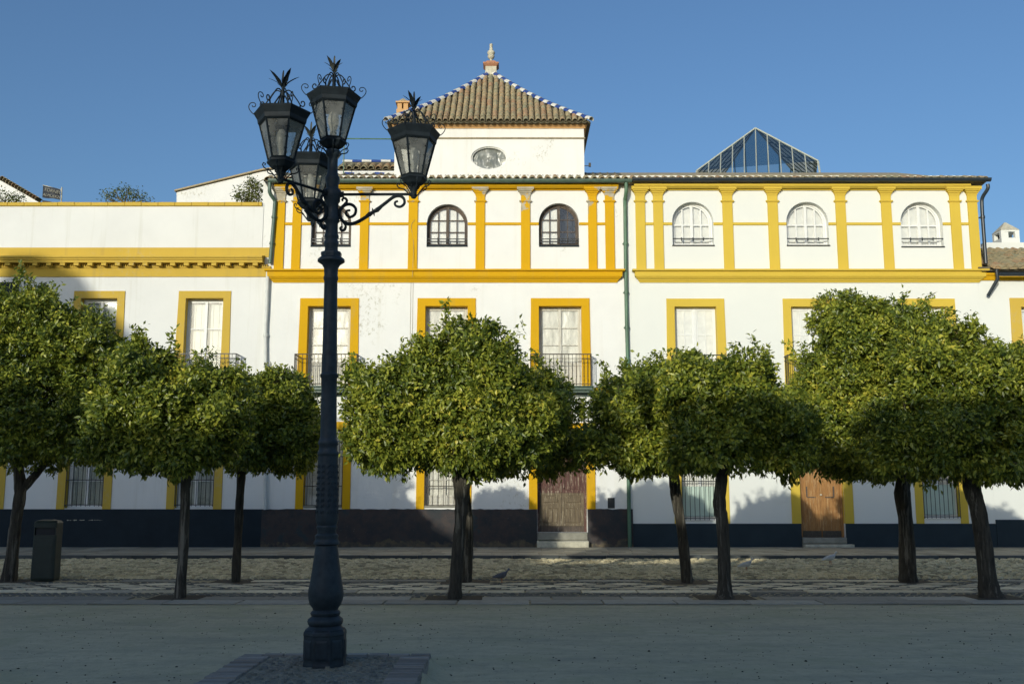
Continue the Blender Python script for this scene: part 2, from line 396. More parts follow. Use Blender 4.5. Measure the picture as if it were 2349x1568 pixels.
def put_slab(parent, x, y, w, d, m, dia=False, z=.004):
    if in_pit(x, y, .1): return
    inst('paving_slab', slab_me(w, d, m, dia), parent, (x, y, z+rnd.uniform(0, .006)), (rnd.uniform(-.008,.008), rnd.uniform(-.008,.008), rnd.uniform(-.012,.012)))
# border slabs towards the sand, diamonds, inner border
x = -13.6
while x < 13.8:
    put_slab(pav, x, 15.66, 1.08, .48, 'slab_grey'); put_slab(pav, x+.35, 16.18, 1.08, .48, 'slab_grey'); x += 1.11
x = -14.5
i = 0
while x < 14.5:
    put_slab(pav, x, 17.35, .92, .34, 'slab_light' if i % 4 else 'slab_grey'); x += .95; i += 1
for r_, y in enumerate((17.87, 18.29, 18.71)):
    x = -15 + (.47 if r_ % 2 else 0)
    while x < 15.2:
        put_slab(pav, x, y, .78, .40, 'slab_light', True); x += .95
x = -15.5
while x < 15.5:
    if rnd.random() < .8: put_slab(pav, x, 19.42, 1.2, .26, 'slab_light' if rnd.random() < .5 else 'slab_grey')
    x += 1.24
cob_v = {}
def cobbles(name, m, parent, x0, x1, y0, y1, step, size, z0, skip=None, seed=1, h=.03, merge=True):
    g = random.Random(seed); mb = MB(); y = y0; row = 0
    while y < y1:
        x = x0 + (row % 2)*step/2
        while x < x1:
            cx, cy = x+g.uniform(-.16,.16)*step, y+g.uniform(-.16,.16)*step
            if not (skip and skip(cx, cy)):
                a, b = size*g.uniform(.36,.5), size*g.uniform(.30,.44); hh = h*g.uniform(.55,1.2); an = g.uniform(0, 3.14); s, c = math.sin(an), math.cos(an)
                P = [(a,0),(a*.5,b*.87),(-a*.5,b*.87),(-a,0),(-a*.5,-b*.87),(a*.5,-b*.87)]
                v = [(cx+p*c-q*s, cy+p*s+q*c, z0) for p, q in P]+[(cx+.62*(p*c-q*s), cy+.62*(p*s+q*c), z0+hh) for p, q in P]
                mb.add(v, [(k, (k+1)%6, 6+(k+1)%6, 6+k) for k in range(6)]+[(6,7,8,9,10,11)])
            x += step
        y += step*.8; row += 1
    return tag(mb.build(name, m, parent), kind='stuff')
def on_diamond(x, y):
    if 17.15 < y < 17.56 or 19.27 < y < 19.57: return True
    for r_, yy in enumerate((17.87, 18.29, 18.71)):
        u = ((x+15-(.47 if r_ % 2 else 0)+.475) % .95)-.475
        if abs(u)/.39+abs(y-yy)/.20 < 1.05: return True
    return in_pit(x, y, .04)
cobbles('cobble', M['cobble_dark'], pav, -13.5, 14.5, 16.48, 19.9, .125, .125, .002, on_diamond, 5, .018)
cobbles('cobble', M['cobble'], road, -20.5, 20.5, 20.0, YK-.06, .20, .245, .002, None, 6, .05)
for a, b, c, d in pits:
    tag(MB().add([(a,c,.008),(b,c,.008),(b,d,.008),(a,d,.008)], [(0,1,2,3)]).build('soil', M['soil'], pav), kind='stuff')
# kerb stones, pavement slabs
x = -21.0
km = MB().bbox(-.59, .59, 0, .155, 0, ZB+.012, .012).mesh('kerb_stone', M['kerb'])
while x < 21:
    inst('kerb_stone', km, sidew, (x, YK, rnd.uniform(-.004,.004)), (0, 0, rnd.uniform(-.004,.004))); x += 1.2
mb = MB(); y = YK+.18
while y < FY-.1:
    x = -21+rnd.random()*.5
    while x < 21:
        wd = .62; z = ZB+rnd.uniform(-.004,.004); mb.box(x+.006, x+wd-.006, y+.006, min(y+.60, FY-.05), ZB-.03, z); x += wd
    y += .61
tag(mb.build('paving_slab', M['walk'], sidew), kind='stuff')

# ------------------------------------------------------------------ wall with openings
def wall(name, m, parent, x0, x1, z0, z1, holes, y=FY, depth=.30, back=True, reveal=None):
    """holes: (xa, xb, za, zb, arched). Front sheet at y with reveals going back."""
    mb = MB(); rv = MB() if reveal else mb
    xs = sorted({x0, x1, *[h[0] for h in holes], *[h[1] for h in holes]}); zs = sorted({z0, z1, *[h[2] for h in holes], *[h[3] for h in holes]})
    xs = [v for v in xs if x0 <= v <= x1]; zs = [v for v in zs if z0 <= v <= z1]
    for i in range(len(xs)-1):
        for j in range(len(zs)-1):
            cx, cz = (xs[i]+xs[i+1])/2, (zs[j]+zs[j+1])/2
            if any(h[0] < cx < h[1] and h[2] < cz < h[3] for h in holes): continue
            mb.add([(xs[i],y,zs[j]),(xs[i+1],y,zs[j]),(xs[i+1],y,zs[j+1]),(xs[i],y,zs[j+1])], [(0,1,2,3)])
    for (a, b, c, d, arch) in holes:
        Y1 = y+depth
        if arch:
            r = (b-a)/2; zsng = d-r; cx = (a+b)/2; n = 20
            A = [(cx-r*math.cos(math.pi*k/n), zsng+r*math.sin(math.pi*k/n)) for k in range(n+1)]
            for k in range(n):
                (xa, za), (xb, zb) = A[k], A[k+1]
                mb.add([(xa,y,za),(xb,y,zb),(xb,y,d),(xa,y,d)], [(0,1,2,3)])
                rv.add([(xa,y,za),(xb,y,zb),(xb,Y1,zb),(xa,Y1,za)], [(0,3,2,1)])
        else:
            zsng = d; rv.add([(a,y,d),(b,y,d),(b,Y1,d),(a,Y1,d)], [(0,3,2,1)])
        rv.add([(a,y,c),(a,y,zsng),(a,Y1,zsng),(a,Y1,c)], [(0,3,2,1)])
        rv.add([(b,y,c),(b,y,zsng),(b,Y1,zsng),(b,Y1,c)], [(0,1,2,3)])
        if c > z0+.01: rv.add([(a,y,c),(b,y,c),(b,Y1,c),(a,Y1,c)], [(0,1,2,3)])
    if back:      # body of the house behind: sides and a dark room wall
        D = y+.62
        mb.add([(x0,y,z0),(x0,y,z1),(x0,D,z1),(x0,D,z0),(x1,y,z0),(x1,y,z1),(x1,D,z1),(x1,D,z0)], [(0,3,2,1),(4,5,6,7),(1,2,6,5)])
    o = mb.build(name, m, parent)
    return o, (rv if reveal else None)
def room(parent, x0, x1, z0, z1): return MB().box(x0+.02, x1-.02, FY+.62, FY+8, z0, z1-.02).build('inner_wall', M['room'], parent)

def surround(win, xa, xb, za, zb, t, m, proud=.03, tt=None, y=FY, sk=.0):
    tt = tt or t; mb = MB()
    def pc(x0, x1, z0, z1, s0=0, s1=0):   # piece with chamfered edge, foot may splay
        e = .008
        v = [(x0-s0,y-proud,z0),(x1+s1,y-proud,z0),(x1,y-proud,z1),(x0,y-proud,z1),(x0-s0,y+.01,z0),(x1+s1,y+.01,z0),(x1,y+.01,z1),(x0,y+.01,z1)]
        mb.add(v, [(0,1,2,3),(0,4,5,1),(1,5,6,2),(2,6,7,3),(3,7,4,0)])
    pc(xa-t, xa-.001, za, zb, sk, 0); pc(xb+.001, xb+t, za, zb, 0, sk)
    pc(xa-t, xb+t, zb+.001, zb+tt)
    mb.box(xa+.0005, xa+.005, y+.01, y+.19, za, zb-.006).box(xb-.005, xb-.0005, y+.01, y+.19, za, zb-.006).box(xa, xb, y+.01, y+.19, zb-.005, zb-.0005)
    return mb.build('surround', m, win)

def casement(parent, xa, xb, za, zb, m, rows=3, solid=0.0, cols=1, y=FY+.20, back='paper', backy=.07, arch=False, label=None, dark=None, panel=None, bars=.028, leaf_m=None):
    """two-leaf window: outer frame, leaves, glazing bars (one mesh), panes and shutters as sub-parts"""
    mb = MB(); fr = .055; r = (xb-xa)/2; zs = zb-r; cx = (xa+xb)/2
    def top(x, e=0):
        if not arch: return zb-e
        rr = r-e; q = max(0, rr*rr-(x-cx)**2); return zs+math.sqrt(q)
    y1 = y+.06
    if arch:
        n = 24
        for e0, e1, ya in ((0, fr, y), (fr+.004, fr+.05, y+.012)):
            A = [(cx-(r-e0)*math.cos(math.pi*k/n), zs+(r-e0)*math.sin(math.pi*k/n)) for k in range(n+1)]
            B = [(cx-(r-e1)*math.cos(math.pi*k/n), zs+(r-e1)*math.sin(math.pi*k/n)) for k in range(n+1)]
            for k in range(n):
                v = [(A[k][0],ya,A[k][1]),(A[k+1][0],ya,A[k+1][1]),(B[k+1][0],ya,B[k+1][1]),(B[k][0],ya,B[k][1])]
                mb.add(v+[(p[0], y1, p[2]) for p in v], [(0,1,2,3),(2,6,7,3),(4,7,6,5)])
        zt = zs
    else:
        mb.box(xa, xb, y, y1, zb-fr, zb); zt = zb-fr
    mb.box(xa, xa+fr, y, y1, za, zt); mb.box(xb-fr, xb, y, y1, za, zt); mb.box(xa+fr, xb-fr, y, y1, za, za+fr*.8)
    st = .05; ix0, ix1, iz0, iz1 = xa+fr, xb-fr, za+fr*.8, zt
    # leaf stiles
    zc = top(cx, fr) if arch else zb-fr
    mb.bbox(cx-.045, cx+.045, y-.008, y1-.01, iz0, zc-.004, .006)
    for s0, s1 in ((ix0+.004, ix0+st), (ix1-st, ix1-.004)): mb.box(s0, s1, y+.012, y1-.006, iz0, iz1-.002)
    mb.box(ix0+st, cx-.045, y+.012, y1-.006, iz0, iz0+st*1.2); mb.box(cx+.045, ix1-st, y+.012, y1-.006, iz0, iz0+st*1.2)
    if not arch:
        mb.box(ix0+st, cx-.045, y+.012, y1-.006, iz1-st, iz1-.002); mb.box(cx+.045, ix1-st, y+.012, y1-.006, iz1-st, iz1-.002)
    gz0 = iz0+st*1.2; gz1 = (zb-fr-st)
    if solid:
        sz = gz0+(gz1-gz0)*solid
    else: sz = gz0
    holes = []
    for h, (a, b) in enumerate(((ix0+st, cx-.045), (cx+.045, ix1-st))):
        if solid:
            mb.box(a, b, y+.014, y1-.006, sz-.05, sz)
            mb.box(a, b, y+.03, y1-.006, gz0, sz-.05); mb.bbox(a+.04, b-.04, y+.02, y+.03, gz0+.05, sz-.09, .006)
        rowz = [sz+(gz1-sz)*k/rows for k in range(rows+1)]
        colx = [a+(b-a)*k/cols for k in range(cols+1)]
        for k in range(1, rows):
            mb.box(a, b, y+.014, y1-.01, rowz[k]-bars/2, rowz[k]+bars/2)
        for k in range(1, cols):
            mb.box(colx[k]-bars/2, colx[k]+bars/2, y+.010, y1-.012, sz, top(colx[k], fr+.04)-.01)
        for k in range(rows):
            for c_ in range(cols): holes.append((h, k, colx[c_], colx[c_+1], rowz[k], rowz[k+1]))
    win = mb.build('window', leaf_m or m, parent)
    if label: win['label'] = label
    for (h, k, a, b, c, d) in holes:
        if arch:
            n = 6; up = [(a+(b-a)*i/n, min(d, top(a+(b-a)*i/n, fr+.045))) for i in range(n+1)]
            up = [p for p in up if p[1] > c+.01]
            if len(up) < 2: continue
            poly = [(up[0][0], c)]+[(up[-1][0], c)]+up[::-1]
            p = MB().polyxz(poly, y+.030, y+.036)
        else: p = MB().box(a, b, y+.030, y+.036, c+.001, d-.001)
        p.build('pane', M['glass'], win)
    if back:
        for h, (a, b) in enumerate(((xa+.03, cx-.004), (cx+.004, xb-.03))):
            if dark is not None and h == dark: continue
            if arch:
                n = 8; up = [(a+(b-a)*i/n, max(za+.05, top(a+(b-a)*i/n, .05))) for i in range(n+1)]
                q = MB().polyxz([(a, za+.03), (b, za+.03)]+up[::-1], y+backy, y+backy+.015)
            else:
                q = MB()
                nb = 3 if back != 'paper' else 1; wv = (b-a)/nb
                for i in range(nb): q.bbox(a+i*wv+.003, a+(i+1)*wv-.003, y+backy, y+backy+.02, za+.03, zb-.03, .005)
            q.build('blind' if back == 'paper' else 'shutter', M[back], win)
    return win

def panel_window(parent, xa, xb, za, zb, y=FY+.18, rows=3, label=None):
    """white closed window of the right house: slim flush joinery, four tall columns of white panels"""
    mb = MB(); fr = .05
    mb.box(xa, xb, y, y+.07, zb-fr, zb); mb.box(xa, xa+fr, y, y+.07, za, zb-fr); mb.box(xb-fr, xb, y, y+.07, za, zb-fr)
    cx = (xa+xb)/2; mb.bbox(cx-.05, cx+.05, y-.006, y+.06, za, zb-fr, .006)
    cols = []
    for a, b in ((xa+fr, cx-.05), (cx+.05, xb-fr)):
        mb.box(a, a+.045, y+.014, y+.06, za, zb-fr); mb.box(b-.045, b, y+.014, y+.06, za, zb-fr)
        a2, b2 = a+.045, b-.045; m_ = (a2+b2)/2
        mb.box(m_-.016, m_+.016, y+.012, y+.05, za, zb-fr-.05); mb.box(a2, b2, y+.014, y+.06, zb-fr-.05, zb-fr)
        for k in range(rows): 
            zr = za+(zb-fr-za)*k/rows; mb.box(a2, b2, y+.016, y+.055, zr, zr+.035)
        cols += [(a2, m_-.016), (m_+.016, b2)]
    win = mb.build('window', M['wood_white'], parent)
    if label: win['label'] = label
    H_ = (zb-fr-za)/rows
    for a, b in cols:
        for k in range(rows): MB().bbox(a, b, y+.034, y+.050, za+H_*k+.035, za+H_*(k+1)-.001, .004).build('panel', M['shutter_white'], win)
    return win

def balcony(parent, xa, xb, zt, zb_, d=.42, m='iron', slab='gutter_green'):
    """zt: top rail, zb_: floor"""
    b = MB().bbox(xa-.02, xb+.02, FY-d-.03, FY-.001, zb_-.13, zb_-.03, .02)
    b.bbox(xa-.05, xb+.05, FY-d-.06, FY-.001, zb_-.03, zb_, .008)
    b.box(xa+.08, xb-.08, FY-d+.06, FY-.001, zb_-.18, zb_-.13)
    o = b.build('balcony', M[slab], parent)
    rl = MB(); y = FY-d
    for z, h in ((zt, .03), (zb_+.07, .02), (zt-.14, .014)):
        rl.box(xa, xb, y-.012, y+.012, z-h, z); rl.box(xa, xa+.024, y+.012, FY, z-h, z); rl.box(xb-.024, xb, y+.012, FY, z-h, z)
    n = round((xb-xa)/.118)
    for k in range(n+1):
        x = xa+.012+(xb-xa-.024)*k/n; rl.tube([(x,y,zb_),(x,y,zt-.02)], .0085 if k % n else .014, 5, False)
        for f in (.3, .72):
            zz = zb_+(zt-zb_)*f; rl.lathe([(.009,-.02),(.017,0),(.009,.02)], 5, (x, y, zz), cap=False)
    for x in (xa+.012, xb-.012):
        for k in (1, 2, 3): rl.tube([(x,y+d*k/4,zb_),(x,y+d*k/4,zt-.02)], .0085, 5, False)
    rl.build('railing', M[m], o)
    return o

def grille(win, xa, xb, za, zb, m='iron', y=FY-.04, n=8, cross=(), front=.03):
    mb = MB()
    for k in range(n):
        x = xa+(xb-xa)*(k+.5)/n; mb.tube([(x,y,za),(x,y,zb)], .0095, 5, False)
        for z in cross: mb.lathe([(.01,-.018),(.019,0),(.01,.018)], 5, (x, y, z), cap=False)
    for z in cross: mb.box(xa-.03, xb+.03, y-.006, y+.006, z-.014, z+.014)
    for z in (za+.05, zb-.05): mb.box(xa-.02, xb+.02, y-.006, y+.006, z-.012, z+.012)
    for x in (xa-.02, xb+.02): mb.box(x-.01, x+.01, y-.01, FY+.02, za+.02, za+.05); mb.tube([(x,y,za),(x,y,zb)], .011, 5, False)
    return mb.build('grille', M[m], win)

def pilaster(parent, pl, pr, py_m, ztop, zbot, m, proud=.05, label=None):
    a, b = X(pl, py_m), X(pr, py_m); mb = MB(); y = FY-proud
    zc = Z(461)                                     # small moulding under the capital
    mb.box(a, b, y, FY+.01, zbot, zc-.035)
    mb.box(a-.05, b+.05, y-.04, FY+.01, zc-.03, zc); mb.box(a-.03, b+.03, y-.02, FY+.01, zc-.05, zc-.03)
    n = 5; zt = ztop-.10                              # flaring capital
    for k in range(n):
        e = .085*(k/(n-1))**2; mb.box(a-e, b+e, y-e, FY+.01, zc+(zt-zc)*(0 if k == 0 else .45+.55*(k-1)/(n-1)), zc+(zt-zc)*(.45+.55*k/(n-1)))
    mb.box(a-.12, b+.12, y-.12, FY+.01, zt+.001, ztop-.001)
    o = mb.build('pilaster', m, parent)
    if label: o['label'] = label
    return o

def cornice_prof(zt, zb_, d=.26):
    h = zt-zb_
    return [(FY+.01, zt), (FY-d, zt-.02), (FY-d, zt-.12*h-.02), (FY-d+.05, zt-.16*h-.02), (FY-d+.06, zt-.22*h), (FY-d+.075, zt-.22*h-.01), (FY-d+.085, zt-.60*h),
            (FY-d+.12, zt-.62*h), (FY-d+.12, zt-.68*h), (FY-d+.15, zt-.74*h), (FY-.08, zt-.80*h), (FY-.07, zt-.88*h), (FY-.045, zt-.90*h), (FY-.04, zb_), (FY+.01, zb_)]

def door_leafs(parent, xa, xb, za, zb, y, spec, label=None):
    d = MB().box(xa, xa+.07, y-.03, y+.08, za, zb).box(xb-.07, xb, y-.03, y+.08, za, zb).box(xa+.07, xb-.07, y-.03, y+.08, zb-.09, zb).build('door', M[spec['frame']], parent)
    if label: d['label'] = label
    cx = (xa+xb)/2
    for a, b in ((xa+.072, cx-.004), (cx+.004, xb-.072)):
        for (z0, z1, mm, pan) in spec['zones']:
            A, B = za+(zb-.09-za)*z0, za+(zb-.09-za)*z1
            q = MB().box(a, b, y+.02, y+.06, A+.001, B-.001)
            if pan:
                s = .085
                q.box(a, a+s, y, y+.02, A+.002, B-.002).box(b-s, b, y, y+.02, A+.002, B-.002).box(a+s, b-s, y, y+.02, A+.002, A+s*.8).box(a+s, b-s, y, y+.02, B-s*.8, B-.002)
                k = 3 if pan == 2 else 1; ww = (b-a-2*s-.04)/k
                for i in range(k): q.bbox(a+s+.02+ww*i+.006, a+s+.02+ww*(i+1)-.006, y+.004, y+.02, A+s*.8+.03, B-s*.8-.03, .012)
            q.build('door_leaf', M[mm], d, )
    return d
# ------------------------------------------------------------------ roof tiles
def tile_mesh(r0=.105, r1=.085, L=.42, t=.014, end=False, m='tile', n=7):
    """barrel tile, long axis +y going up the slope"""
    mb = MB(); v = []
    for y, r in ((0, r0), (L, r1)):
        for rr in (r, r-t):
            for k in range(n+1):
                a = math.pi*k/n; v.append((-rr*math.cos(a), y, rr*math.sin(a)))
    N1 = n+1; f = []
    for k in range(n):
        f += [(k, k+1, 2*N1+k+1, 2*N1+k), (N1+k, 3*N1+k, 3*N1+k+1, N1+k+1), (k, N1+k, N1+k+1, k+1)]
    mb.add(v, f)
    if end: mb.add([(-(r0-t)*math.cos(math.pi*k/n), .03, (r0-t)*math.sin(math.pi*k/n)) for k in range(N1)], [tuple(range(N1))])
    return mb.mesh('roof_tile', M[m])
TILE = tile_mesh(); TILE_END = tile_mesh(end=True); TILE_SM = tile_mesh(.088, .072, .36, n=6)
def eave_row(roof, x0, x1, y, z, step, slope, me, jit=.006, rows=1, expo=.34):
    n = max(1, round((x1-x0)/step)); g = random.Random(int(abs(x0*7)+n))
    for r_ in range(rows):
        for k in range(n):
            x = x0+(x1-x0)*(k+.5)/n
            inst('roof_tile', me, roof, (x+g.uniform(-jit,jit), y+r_*expo*math.cos(slope)+g.uniform(-jit,jit)*2, z+r_*expo*math.sin(slope)+g.uniform(-.5,.5)*jit), (slope+g.uniform(-.03,.03), g.uniform(-.03,.03), g.uniform(-.03,.03)))
def channels(parent, x0, x1, y0, z0, step, slope, L, m, name='channel_tile', h=.05):
    """the concave tiles between the barrels, one corrugated bed"""
    n = max(1, round((x1-x0)/step)); mb = MB(); cs, sn = math.cos(slope), math.sin(slope); s = (x1-x0)/n; v = []
    q = 6; xs = []
    for k in range(n*q+1):
        u = (k % q)/q; xs.append((x0+s*k/q, -h*math.sin(math.pi*((k/q+.5) % 1))))
    for (t, o) in ((0, 0), (L, 0)):
        v += [(x, y0+t*cs, z0+t*sn+dz) for x, dz in xs]
    v += [(x, y0, z0+dz-.02) for x, dz in xs]
    m_ = len(xs); mb.add(v, [(i, i+1, m_+i+1, m_+i) for i in range(m_-1)]+[(2*m_+i, 2*m_+i+1, i+1, i) for i in range(m_-1)])
    return tag(mb.build(name, m, parent), kind='stuff')
def gutter(parent, xa, xb, y, z, m, r=.085, brackets=.45):
    mb = MB(); n = 8
    A = [(y-r*math.cos(math.pi*k/n), z-r*math.sin(math.pi*k/n)) for k in range(n+1)]
    A2 = [(y-(r-.008)*math.cos(math.pi*k/n), z-(r-.008)*math.sin(math.pi*k/n)) for k in range(n+1)]
    mb.profx(A+A2[::-1], xa, xb); mb.box(xa, xb, y-r-.012, y-r+.003, z-.004, z+.016)
    k = xa+.2
    while k < xb:
        B = [(y-(r+.006)*math.cos(math.pi*i/n), z-(r+.006)*math.sin(math.pi*i/n)) for i in range(n+1)]
        mb.profx(B+A[::-1], k, k+.02); k += brackets
    for e in (xa, xb):
        mb.add([(e, p, q) for p, q in A], [tuple(range(n+1))])
    return mb.build('gutter', m, parent, smooth=False)
def pipe(parent, pts, r, m, collars=(), name='downpipe'):
    mb = MB().tube(spline(pts, 4) if len(pts) > 3 else pts, r, 10)
    for z in collars:
        for a, b in zip(pts, pts[1:]):
            if min(a[2], b[2]) <= z <= max(a[2], b[2]) and abs(a[2]-b[2]) > .2:
                t = (z-a[2])/(b[2]-a[2]); p = Vector(a).lerp(Vector(b), t)
                mb.lathe([(r+.002,-.05),(r+.014,-.04),(r+.014,.04),(r+.002,.05)], 10, p, cap=False); mb.box(p.x-r-.03, p.x+r+.03, p.y+r*.3, FY, z-.012, z+.012); break
    return mb.build(name, m, parent, smooth=True)

ZE = Z(424)            # underside of the eaves
ZC1, ZC0 = Z(619), Z(648)
ZPL = Z(1167)          # plinth top of the old house
def holes_px(L):
    out = []
    for (a, b, t, bt, arch) in L:
        out.append((X(a, t if not arch else (t+bt)/2), X(b, t if not arch else (t+bt)/2), Z(bt), Z(t), arch))
    return out

# ================================================================== CENTRAL (OLD) HOUSE
x0c, x1c = X(613, 1000), X(1444.5, 800)
x0c = X(615, 800)
hc = thing('townhouse', 'old white and ochre house with a tiled lookout tower and a flaking brown door', 'house', ((x0c+x1c)/2, FY, ZB))
P_old = [(707,805,702,888,False),(976,1073,702,888,False),(1236,1334,702,888,False)]
A_old = [(714,806,468,564,True),(979,1073,468,564,True),(1236,1328,466,564,True)]
G_old = [(701,789,985,1163,False),(975,1064,985,1163,False)]
D_old = [(1232,1345,990,1220,False)]
hp = holes_px(P_old); ha = holes_px(A_old); hg = holes_px(G_old); hd = holes_px(D_old)
def clean(h, ref): return h
wall('wall', M['white_old'], hc, x0c, x1c, ZB, ZE+.3, hp+ha+hg+hd)
room(hc, x0c, x1c, ZB, ZE+.3)
# plinth in two pieces either side of the door
dx0, dx1 = hd[0][0], hd[0][1]
def rough_plinth(parent, a, b, zt, m, seed, y=.035):
    g = random.Random(seed); mb = MB(); n = max(2, int((b-a)/.12)); v = []
    xs = [a+(b-a)*k/n for k in range(n+1)]; tops = [zt+g.uniform(-.012,.012)*(1 if 0 < k < n else 0) for k in range(n+1)]
    for x, t in zip(xs, tops): v += [(x, FY-y-.02, ZB-.02), (x, FY-y, t-.02), (x, FY-y+.02, t), (x, FY+.01, t)]
    mb.add(v, [(4*k+j, 4*k+4+j, 4*k+5+j, 4*k+1+j) for k in range(n) for j in range(3)]+[(0,1,2,3),(4*n+3,4*n+2,4*n+1,4*n)])
    return mb.build('plinth', m, parent)
rough_plinth(hc, x0c, dx0-.01, ZPL, M['plinth_old'], 4); rough_plinth(hc, dx1+.01, x1c, ZPL, M['plinth_old'], 5)
for i, (h, b) in enumerate(zip(hp, (.0,.0,.0))):
    wdw = casement(hc, h[0]+.0, h[1], h[2], h[3], M['wood_peel'], rows=3, solid=.30, back='paper', y=FY+.22,
                   label=['window covered with pale sheeting behind the lamp post', 'sheeted window half hidden by the central orange tree', 'sheeted window over the brown door'][i])
    surround(wdw, h[0], h[1], h[2]+.0, h[3], .245, M['ochre_c'], sk=.03)
    zt = Z(811, FY-.4); xa, xb = px_([676, 946, 1216][i], 811, FY-.4), px_([820, 1090, 1357][i], 811, FY-.4)
    balcony(hc, xa, xb, zt, h[2]+.0, m='iron_rust')
for i, h in enumerate(ha):
    wdw = casement(hc, *h[:4], M['wood_dark'], rows=3, cols=2, back='shutter_white', arch=True, y=FY+.17, backy=.09, dark=1 if i == 2 else None,
                   label=['arched window partly behind the lamp post', 'arched window with all panes boarded white', 'arched window with dark panes in its right leaf'][i])
    rl = MB(); yy = FY+.06
    for z in (Z(547), Z(553)): rl.box(h[0]-.02, h[1]+.02, yy-.01, yy+.01, z-.014, z+.014)
    for f in (.27, .5, .73): rl.tube([(h[0]+(h[1]-h[0])*f, yy-.012, Z(544)), (h[0]+(h[1]-h[0])*f, yy-.012, Z(556))], .016, 6)
    rl.build('railing', M['iron'], wdw)
    MB().box(h[0]+.001, h[1]-.001, FY-.02, FY+.2, h[2]-.03, h[2]+.03).build('sill', M['plinth_navy'], wdw)
for i, h in enumerate(hg):
    wdw = casement(hc, *h[:4], M['wood_peel'], rows=4, solid=.12, back='paper', y=FY+.2, label=['grilled ground-floor window behind the lamp post', 'grilled ground-floor window beside the central tree trunk'][i])
    surround(wdw, h[0], h[1], ZPL-.0, h[3], .24, M['ochre_c'])
    grille(wdw, h[0]+.03, h[1]-.03, h[2]+.01, h[3], 'iron_rust', n=7, cross=(h[2]+.62, h[2]+1.5))
    MB().bbox(h[0], h[1], FY-.05, FY+.2, h[2]-.0, h[2]+.05, .01).build('sill', M['step_stone'], wdw)
h = hd[0]
dr = door_leafs(hc, h[0], h[1], h[2], h[3], FY+.3, dict(frame='wood_brown', zones=[(0,.06,'wood_dark',0),(.06,.27,'wood_grey',2),(.27,.40,'wood_grey',1),(.40,1,'wood_brown',2)]),
    label='tall double door of flaking red-brown wood')
surround(dr, h[0], h[1], ZPL, h[3], .25, M['ochre_c'], tt=.27)
MB().box(h[0]+.17, h[0]+.19, FY, FY+.3, h[2], h[3]).build('jamb', M['wood_dark'], dr) if False else None
MB().lathe([(.0,-.02),(.02,-.02),(.02,0),(.0,0)],8,((h[0]+h[1])/2+.06, FY+.28, h[2]+1.3)).build('keyhole_plate', M['iron_rust'], dr)
st = MB().bbox(h[0]+.0, h[1]-.0, FY-.10, FY+.3, Z(1238), h[2], .02).build('step', M['step_stone'], hc)
MB().bbox(h[0]-.02, h[1]+.02, FY-.30, FY+.0, ZB-.01, Z(1240), .02).build('step', M['stone'], hc)
# cornice, string course, band, entablature
MB().profx(cornice_prof(ZC1, ZC0), X(626, 640), X(1416, 640), ret0=1, ret1=1, yw=FY-.04).build('cornice', M['ochre_c'], hc)
Pil = [(632,653),(671,691),(826,846),(937,958),(1091,1112),(1195,1216),(1349,1369),(1388,1409)]
ZT = Z(430)
peels = [.2, .9, .1, .5, 1.3, .7, .3, .1]
for (a, b) in Pil: pilaster(hc, a, b, 520, ZT, ZC1-.02, M['ochre_old'])
zs0, zs1 = Z(516.5), Z(510.5)
def strings(parent, segs, m):
    for a, b in segs:
        if b-a > .03: MB().bbox(a, b, FY-.035, FY+.005, zs0, zs1, .006).build('string_course', m, parent)
edges = []
pe = [(X(a, 520), X(b, 520)) for a, b in Pil]; arcs = [(h[0], h[1]) for h in ha]
blk = sorted(pe+arcs); strings(hc, [(p[1]+.003, q[0]-.003) for p, q in zip(blk, blk[1:])], M['ochre_c'])
# ring moulding round the arches
def ent(parent, a, b, m, ye=0):
    z1 = ZE-.02; z0 = Z(437)
    MB().profx([(FY+.01, z1),(FY-.20,z1),(FY-.20,z1-.07),(FY-.17,z1-.09),(FY-.12,z1-.13),(FY-.10,z0+.05),(FY-.055,z0+.045),(FY-.05,z0),(FY+.01,z0)], a, b).build('eave_moulding', m, parent)
ent(hc, x0c+.05, x1c-.28, M['ochre_c'])
# floor band
for a, b in ((X(620,895), px_(676,811,FY-.4)-.1), (px_(820,811,FY-.4)+.1, px_(946,811,FY-.4)-.1), (px_(1090,811,FY-.4)+.1, px_(1216,811,FY-.4)-.1), (px_(1357,811,FY-.4)+.1, X(1430,895))):
    MB().bbox(a, b, FY-.02, FY+.005, Z(901), Z(889), .005).build('floor_band', M['ochre_c'], hc)
cb = MB()
for dz, dy in ((0,.03),(.05,.035),(-.05,.03)):
    cb.tube(spline([(X(640+k*100, 905), FY-dy, Z(905)+dz+.02*math.sin(k*2.1+dz*40)) for k in range(9)], 3), .012, 5)
cb.build('cable', M['gutter_green'], hc)
cr = MB().tube(spline([(X(948,640),FY-.27,Z(640)),(X(949,560),FY-.06,Z(560)),(X(944,520),FY-.06,Z(520)),(X(952,505),FY-.06,Z(505))],4), .006, 4)
for xx in (942, 947): cr.tube([(X(xx,700),FY-.01,Z(648)),(X(xx,700),FY-.01,Z(800))], .005, 4)
cr.build('cable', M['mortar'], hc)
gr = MB().box(X(1301,950), X(1315,950), FY-.004, FY+.01, Z(961), Z(939))
for k in range(6): gr.box(X(1301,950)+.01, X(1315,950)-.01, FY-.018, FY-.004, Z(961)+.02+k*.045, Z(961)+.038+k*.045)
gr.build('vent_grille', M['iron_rust'], hc)
vb = MB().box(X(1394,1150), X(1410,1150), FY-.012, FY+.01, Z(1165), Z(1141)).build('meter_box', M['iron'], hc)
